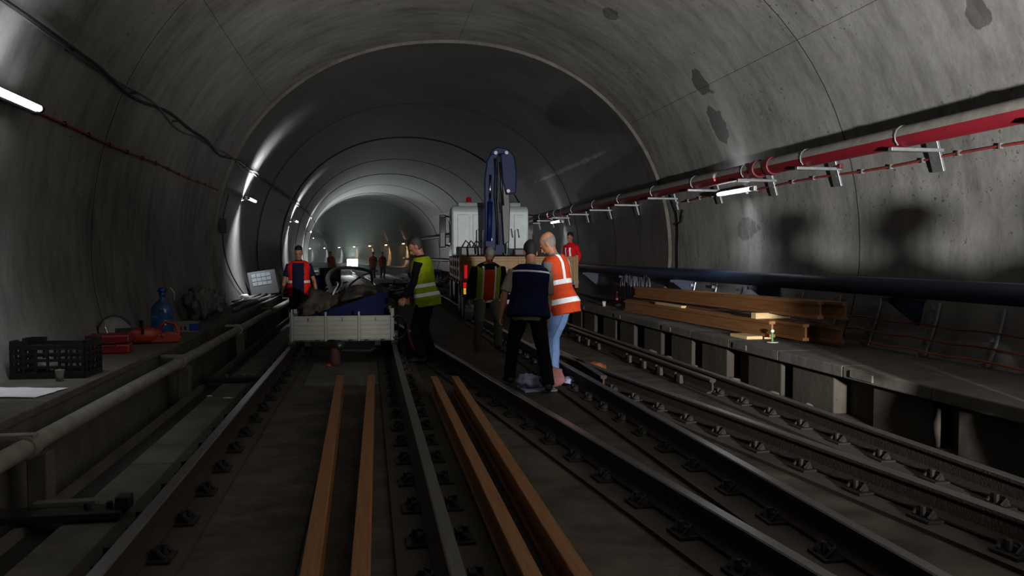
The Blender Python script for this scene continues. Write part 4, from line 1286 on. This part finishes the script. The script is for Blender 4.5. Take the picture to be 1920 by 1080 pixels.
o = m.build('paper_sheet', M_paper, None, True, loc=(-2.60, 6.42, Z), rot=(0, 0, R(-12)))
md = o.modifiers.new('t', 'SOLIDIFY'); md.thickness = .003
tag(o, 'crumpled white paper sheet on the left walkway at photo edge', 'paper')
t = thing('tool_case', 'red plastic case half hidden behind the black crate', 'case', (-2.66, 8.9, Z), R(8))
MB().bx(-.2, .2, -.13, .13, 0, .10).build('lower_shell', M_redpl, t, bevel=.02)
MB().bx(-.2, .2, -.13, .13, .105, .20).build('lid', M_redpl, t, bevel=.02)
MB().tube([(-.07, -.14, .1), (-.07, -.17, .12), (.07, -.17, .12), (.07, -.14, .1)], .01, 6).build('handle', M_blackpl, t, True)
# rail saw
sw = thing('rail_saw', 'orange rail cutting saw with a big disc guard', 'saw', (-2.55, 9.75, Z), R(20))
MB().loft([(V((-.12 + q, 0, .10)), V((0, .09 * s_, 0)), V((0, 0, .095 * s_))) for q, s_ in ((-.06, .6), (0, .95), (.12, 1), (.22, .85), (.30, .5))], 14, pw=.7).build('engine_body', M_orange, sw, True)
MB().prism([(.05, .01), (.36, .0), (.40, .05), (.36, .11), (.25, .13), (.1, .1)], -.06, .06).build('fuel_tank', M_orange, sw, bevel=.015)
MB().tube([(.16, 0, .16), (.22, .02, .24), (.33, .02, .22), (.38, 0, .1), (.30, 0, .05)], .018, 8).build('rear_handle', M_orange, sw, True)
MB().tube([(-.02, -.1, .12), (-.02, -.1, .26), (-.02, .1, .26), (-.02, .1, .12)], .014, 8).build('front_handle', M_black, sw, True)
MB().lathe([(.01, -.003), (.16, -.003), (.16, .003), (.01, .003)], 28, 'Y', (-.30, -.05, .17)).build('cutting_disc', M_steel, sw)
m = MB()
for q in range(15):
    a0 = R(20 + 16 * q)
    m.v += [(-.30 + .175 * math.cos(a0), y_, .17 + .175 * math.sin(a0)) for y_ in (-.09, -.015)]
for q in range(14): m.face((2 * q, 2 * q + 1, 2 * q + 3, 2 * q + 2))
o = m.build('disc_guard', M_blackpl, sw); md = o.modifiers.new('t', 'SOLIDIFY'); md.thickness = .008
MB().bx(-.3, -.08, -.06, -.035, .13, .2).build('drive_arm', M_blackpl, sw, bevel=.01)
MB().tube([(-.42, -.12, .28), (-.38, -.13, .15), (-.3, -.14, .05), (-.2, -.13, .02)], .008, 6).build('guide_rod', M_chrome, sw, True)
MB().cyl((.2, -.07, .10), (.2, -.085, .10), .025, n=12).build('yellow_cap', M_yellow, sw)
MB().lathe([(.07, 0), (.075, .02), (.07, .2), (.05, .26), (.02, .28), (.02, .32)], 16).build('cone', M_bag, None) if False else None
# water jug
jg = thing('water_jug', 'blue translucent water jug on the left walkway', 'jug', (-2.58, 10.72, Z))
pr_ = [(.10, 0), (.13, .012), (.135, .04), (.128, .06), (.135, .08), (.135, .19), (.127, .205), (.135, .22), (.135, .33), (.125, .36), (.09, .41), (.045, .45), (.03, .47), (.03, .52)]
MB().lathe(pr_, 28).build('jug_body', M_clearbl, jg, True)
MB().lathe([(.036, .50), (.038, .51), (.038, .55), (.03, .555), (.005, .556)], 18).build('cap', M_capblue, jg, True)
MB().lathe([(.05, .555), (.06, .56), (.04, .6), (.012, .61)], 16).build('pump_head', M_capblue, jg, True)
MB().tube([(.04, 0, .58), (.11, -.02, .6), (.15, -.03, .55), (.155, -.03, .45)], .009, 6).build('spout_tube', M_palehose, jg, True)
bx_ = thing('carton', 'low white carton with blue end on the left walkway', 'carton', (-2.42, 11.25, Z), R(6))
MB().bx(-.16, .16, -.14, .14, 0, .13).build('carton_body', M_white, bx_, bevel=.004)
MB().bx(.06, .165, -.145, .145, .02, .11).build('blue_print', M_capblue, bx_)
for i in range(4): MB().bx(-.15 + i * .05, -.125 + i * .05, -.144, -.139, .03, .08).build('printed_mark', M_dkjean if i % 2 else M_redpl, bx_)
lump('rubbish_sack', 'grey paper sack slumped on the walkway beyond the jug', 'sack', (-2.60, 13.1, Z), (.2, .2, .24), M_bag, 1.3, 4, amp=.6, fr=3.0)
lump('rubbish_sack', 'second crumpled grey sack against the left wall', 'sack', (-2.56, 13.9, Z), (.17, .22, .20), M_bag, 6.1, 4, amp=.6, fr=3.2)
lump('plastic_scrap', 'small white plastic scrap below the hanging lead', 'scrap', (-2.70, 18.3, Z), (.10, .14, .09), M_paper, 4.7, 2)
# leaning panel light and sack
pn = thing('panel_light', 'dark framed panel light with pale grid leaning on cables', 'panel', (-2.50, 20.3, Z + .04), R(14), rot=(R(-18), R(-8), R(14)))
MB().bx(-.34, .34, -.03, .03, 0, .62).build('panel_frame', M_blackpl, pn, bevel=.015)
for i in range(4):
    for j in range(3):
        MB().bx(-.25 + i * .115, -.25 + i * .115 + .105, -.042, -.028, .25 + j * .105, .25 + j * .105 + .095).build('panel_cell', M_screen, pn, bevel=.004)
lump('cement_sack', 'tall pale grey sack standing beyond the panel light', 'sack', (-2.40, 21.4, Z + .02), (.25, .2, .40), M_bag, 9.4, amp=.22)
# bundles of cable on the left walkway
names = ['outermost black', 'second black', 'third dark', 'middle dark red', 'grey', 'inner dark', 'innermost thick', 'wall side']
for i in range(8):
    x0 = -2.32 - .058 * i
    pts = [at(s, x0 + .035 * math.sin(s * .7 + i * 1.7) + .012 * math.sin(s * 2.3 + i), Z + .03 + .02 * (i % 3) + .015 * math.sin(s * 1.1 + i * 2)) for s in [14.6 + i * .35 + .45 * q for q in range(46)]]
    cable('power_cable', '%s cable lying along the left walkway past the sacks' % names[i], 'cable', pts, (.026, .03, .022, .024, .028, .026, .034, .02)[i], (M_black, M_hose, M_black, mat('dark_red_cable', '3c1a18', .6), M_hose, M_black, M_hose, M_black)[i], 7)
# steel cross bar and boxes by the left rail
t = thing('cross_bar', 'flat steel cross bar beside the left rail in foreground', 'bar', (0, 0, 0))
MB().bx(-2.2, -1.42, 4.86, 5.05, .0, .045).build('bar_plate', M_clip, t, bevel=.006)
MB().bx(-1.95, -1.6, 5.03, 5.10, .03, .07).build('bar_flange', M_bench, t, bevel=.006)
for x in (-1.62, -1.5): MB().cyl((x, 4.95, .04), (x, 4.95, .085), .02, n=6).build('bolt', M_clip, t)
MB().bx(-1.46, -1.38, 4.9, 5.0, .04, .12).build('bar_lug', M_clip, t, bevel=.01)
t = thing('cross_bar', 'flat steel cross bar near the trolley left of the rail', 'bar', (0, 0, 0))
MB().bx(-2.0, -1.3, 9.95, 10.12, .0, .05).build('bar_plate', M_clip, t, bevel=.006)
for x in (-1.7, -1.5): MB().cyl((x, 10.03, .04), (x, 10.03, .085), .02, n=6).build('bolt', M_steel, t)
lump('foil_scrap', 'small shiny scrap on the strip left of the rail', 'scrap', (-1.5, 8.95, -.03), (.06, .03, .012), M_paper, 2.9, 2)
lump('foil_scrap', 'tiny pale scrap farther left near the trench edge', 'scrap', (-1.72, 9.1, -.03), (.035, .025, .012), M_paper, 7.7, 2)

# ------------------------------------------------------------------ things at the men's feet
o = MB().bx(-.30, .30, -.2, .2, 0, .02).build('cardboard_sheet', M_palebl, None, bevel=.004, loc=(2.0, 8.98, -.028), rot=(0, 0, R(4)))
tag(o, 'pale flat sheet on the slab under the bending men', 'sheet')
lump('plastic_bag', 'crumpled pale blue plastic bag on the flat sheet, left', 'bag', (1.80, 9.0, -.008), (.13, .11, .085), M_palebl, 3.3, amp=.4)
lump('cloth_bundle', 'pinkish cloth bundle on the sheet at the jeans', 'bundle', (2.08, 9.02, -.008), (.14, .11, .12), M_pink, 5.9, amp=.35)
lump('plastic_bag', 'crumpled pale plastic bag right of the pink bundle', 'bag', (2.30, 9.12, -.028), (.11, .13, .06), M_palebl, 8.1, amp=.4)
lump('rust_lump', 'orange rusty lump between the rails right of the men', 'lump', (2.95, 10.2, -.03), (.13, .16, .07), mat('rust_orange', '6b3312', .9, 0, .4, 12, .4), 1.9)

# ------------------------------------------------------------------ things on the right walkway
bt = thing('drink_bottle', 'dark drink bottle with a red label beyond the beam stack', 'bottle', (4.92, 15.5, .48))
MB().lathe([(.032, 0), (.037, .015), (.035, .07), (.037, .1), (.037, .17), (.028, .21), (.014, .25), (.013, .28)], 18).build('bottle_body', M_cola, bt, True)
MB().lathe([(.0375, .10), (.038, .105), (.038, .165), (.0375, .17)], 18).build('bottle_label', M_colab, bt, True)
MB().lathe([(.015, .275), (.015, .30), (.005, .302)], 14).build('bottle_cap', M_colab, bt, True)
mk = thing('marker_spike', 'small green stick with white knob by the beam end', 'marker', (4.72, 8.80, .48))
MB().cyl((0, 0, 0), (0, 0, .006), .07, n=16).build('foot_plate', M_palehose, mk)
MB().cyl((0, 0, 0), (0, 0, .12), .012, n=10).build('stick', M_green, mk)
MB().sphere((0, 0, .135), (.022, .022, .02), 12, 8).build('knob', M_paper, mk, True)
for i, (x, y_, lab) in enumerate(((4.68, 15.6, 'empty cup left of the drink bottle'), (4.83, 15.25, 'pale can lying before the drink bottle'))):
    tag(MB().lathe([(.03, 0), (.04, .1), (.038, .1), (.029, .005)], 14).build('cup', M_palehose, None, True, loc=(x, y_, .48 if i == 0 else .515), rot=(0, R(90) * i, .4)), lab, 'cup')
t = thing('wire_bundle', 'loops of thin grey wire hanging below the blue pipe', 'wire', (0, 0, 0))
random.seed(11)
for i in range(11):
    y_ = 14.7 + i * .16; r_ = random.uniform(.12, .2)
    MB().tube([(5.3 + .05 * math.sin(i), y_ + r_ * .6 * math.sin(R(a)), .85 + r_ * 1.5 * math.cos(R(a))) for a in range(-150, 151, 30)], .006, 5).build('wire_loop', M_steel, t, True)
for i in range(7):
    lump('rubble_piece', 'small stone lump at the foot of the right walkway', 'stone', (4.25, 7.2 + i * .9 + .2 * math.sin(i * 5), -.03), (.06 + .02 * (i % 3), .08, .05), M_bench, i * 3.3 + 1, 2)['group'] = 'rubble along the right walkway'

# ------------------------------------------------------------------ far floodlight, hoses and scrap
fd = thing('floodlight', 'dazzling work floodlight on a stand far down the track', 'lamp', at(62, 0.3, 0), line(62)[1])
MB().bx(-.42, .42, -.02, .12, .62, 1.22).build('lamp_housing', M_blackpl, fd, bevel=.02)
MB().bx(-.38, .38, -.035, -.018, .66, 1.18).build('lamp_glass', M_flood, fd)
for a in (30, 150, 270):
    MB().tube([(0, .06, .6), (.5 * math.cos(R(a)), .06 + .5 * math.sin(R(a)), 0)], .025, 6).build('stand_leg', M_steel, fd)
def hose(label, pts, r=.045, m=M_palehose):
    P_ = [V(p) for p in pts]; out = []
    for i in range(len(P_) - 1):
        p0, p1, p2, p3 = P_[max(i - 1, 0)], P_[i], P_[i + 1], P_[min(i + 2, len(P_) - 1)]
        for q in range(6):
            t_ = q / 6
            out.append(.5 * ((2 * p1) + (p2 - p0) * t_ + (2 * p0 - 5 * p1 + 4 * p2 - p3) * t_ ** 2 + (3 * p1 - p0 - 3 * p2 + p3) * t_ ** 3))
    out.append(P_[-1])
    return cable('hose', label, 'hose', out, r, m, 8)
hose('pale hose arching from the trolley towards the floodlight', [(-.85, 14.3, .62), (-.75, 16.5, .75), (-.95, 19, 1.0), (-.85, 22, 1.15), (-.4, 25, 1.12), (.05, 28, .9), (.1, 30, .4), (.3, 33, .05)], .05)
hose('pale bar slanting right in front of the floodlight', [(-.6, 30, .95), (-.1, 27, .70), (.35, 24, .35), (.5, 23, .2)], .04)
hose('short pale hose curling left of the slanting bar', [(-.75, 26, .25), (-.6, 27, .55), (-.2, 29, .8), (.3, 32, .9)], .035)
hose('white hose lying across the left track far away', [(-2.0, 33, .3), (-1.7, 30, .2), (-1.0, 28, .15), (-.6, 29, .3), (-.3, 33, .2)], .06)
hose('grey hose drooping behind the man in red vest', [(-1.6, 24, .5), (-1.5, 22, .6), (-1.3, 21, .3), (-1.25, 19, .1)], .03, M_hose)
hose('thin dark hose loop near the yellow vest man', [(.3, 14.5, .02), (.2, 15, .55), (.35, 15.4, .7), (.5, 15.2, .55), (.52, 14.8, .05)], .02, M_black)
random.seed(5)
i = 0
for (x0, x1, y0, y1, n_) in ((.3, 2.6, 26, 34, 26), (1.0, 4.2, 34, 48, 18), (-2.4, -1.0, 26, 40, 10)):
    for q in range(n_):
        x, y_ = random.uniform(x0, x1), random.uniform(y0, y1)
        a, L_ = random.uniform(0, 3.14), random.uniform(.3, .9)
        h = random.uniform(.03, .12)
        rt = Matrix.Rotation(a, 3, 'Z') @ Matrix.Rotation(random.uniform(-.35, .35), 3, 'Y')
        m = MB().box((0, 0, 0), (L_, .07 + .1 * random.random(), .06), rt)
        m.box(rt @ V((L_ * .4, 0, .05)), (.1, .14, .1), rt)
        i += 1
        z = .17 + h
        tag(m.build('scrap_piece', (M_palehose, M_steel, M_bench)[q % 3], None, bevel=.008, loc=(x, y_, z - .08)), 'pale scrap piece in the litter of metal far down the track', 'scrap', 'scrap metal on the far track')
# support bed of sleepers under the scrap
for q in range(9):
    tag(MB().bx(-1.0, 1.0, -.12, .12, -.1, .1).build('sleeper', M_mud, None, bevel=.015, loc=(1.5, 26 + q * 1.6, .07), rot=(0, 0, random.uniform(-.2, .2))), 'dark sleeper under the far litter of scrap', 'sleeper', 'sleepers under the far scrap')
# far site gear
t = thing('generator', 'grey boxy generator far left of the floodlight', 'generator', (-1.9, 40, 0), R(10))
MB().bx(-.5, .5, -.3, .3, .12, .9).build('generator_case', M_bag, t, bevel=.05)
MB().bx(-.55, .55, -.35, .35, 0, .12).build('skid', M_blackpl, t, bevel=.01)
MB().bx(-.3, .3, -.32, -.29, .4, .75).build('vent_panel', M_blackpl, t, bevel=.01)
br_ = thing('barrel', 'blue plastic barrel far left behind the man in red vest', 'barrel', (-1.75, 27.5, -.03))
MB().lathe([(.26, 0), (.29, .03), (.30, .25), (.285, .3), (.30, .35), (.30, .6), (.28, .78), (.25, .85)], 20).build('barrel_body', M_capblue, br_, True)
MB().lathe([(.26, .85), (.26, .88), (.05, .885)], 20).build('barrel_lid', M_black, br_, True)
jc = thing('jerrycan', 'ochre jerrycan standing near the blue barrel', 'jerrycan', (-1.5, 25.2, -.03), R(20))
MB().bx(-.16, .16, -.09, .09, 0, .40).build('can_body', mat('ochre_plastic', 'a9852c', .5), jc, bevel=.03)
MB().tube([(-.1, 0, .39), (-.08, 0, .46), (.06, 0, .46), (.08, 0, .39)], .015, 8).build('can_handle', mat('ochre_plastic', 'a9852c', .5), jc, True)
MB().cyl((.12, 0, .39), (.12, 0, .45), .03, n=12).build('can_cap', M_black, jc)
t = thing('rail_cart', 'far low cart standing on the right track', 'cart', (3.1, 48, 0), 0)
MB().bx(-1.1, 1.1, -1.2, 1.2, .5, .65).build('cart_deck', M_steel, t, bevel=.02)
for sx in (-1, 1):
    for y_ in (-.8, .8): MB().lathe([(.03, -.05), (.16, -.05), (.16, .03), (.19, .03), (.19, .05), (.03, .05)], 16, 'X', (sx * .757, y_, .33)).build('wheel', M_clip, t)
for sx in (-1, 1): MB().bx(sx * .6 - .05, sx * .6 + .05, -1.1, 1.1, .33, .5).build('axle_beam', M_clip, t)
MB().bx(-.6, .4, -.6, .4, .65, 1.1).build('cart_box', M_bag, t, bevel=.03)

# thin dust haze hanging in the far part of the tunnel
hm = bpy.data.materials.new('dust_haze'); hm.use_nodes = True
hn = hm.node_tree.nodes; hl = hm.node_tree.links
hn.remove(hn['Principled BSDF'])
vs = hn.new('ShaderNodeVolumeScatter'); vs.inputs['Density'].default_value = 0.008; vs.inputs['Anisotropy'].default_value = 0.35
vs.inputs['Color'].default_value = (.85, 1, .93, 1)
hl.new(vs.outputs[0], hn['Material Output'].inputs['Volume'])
tag(MB().bx(-30, 12, 36, 125, -1, 7).build('dust_haze', hm, None), 'thin greenish dust haze in the far tunnel', 'haze', kind='stuff')
bpy.data.scenes.remove(TMP)
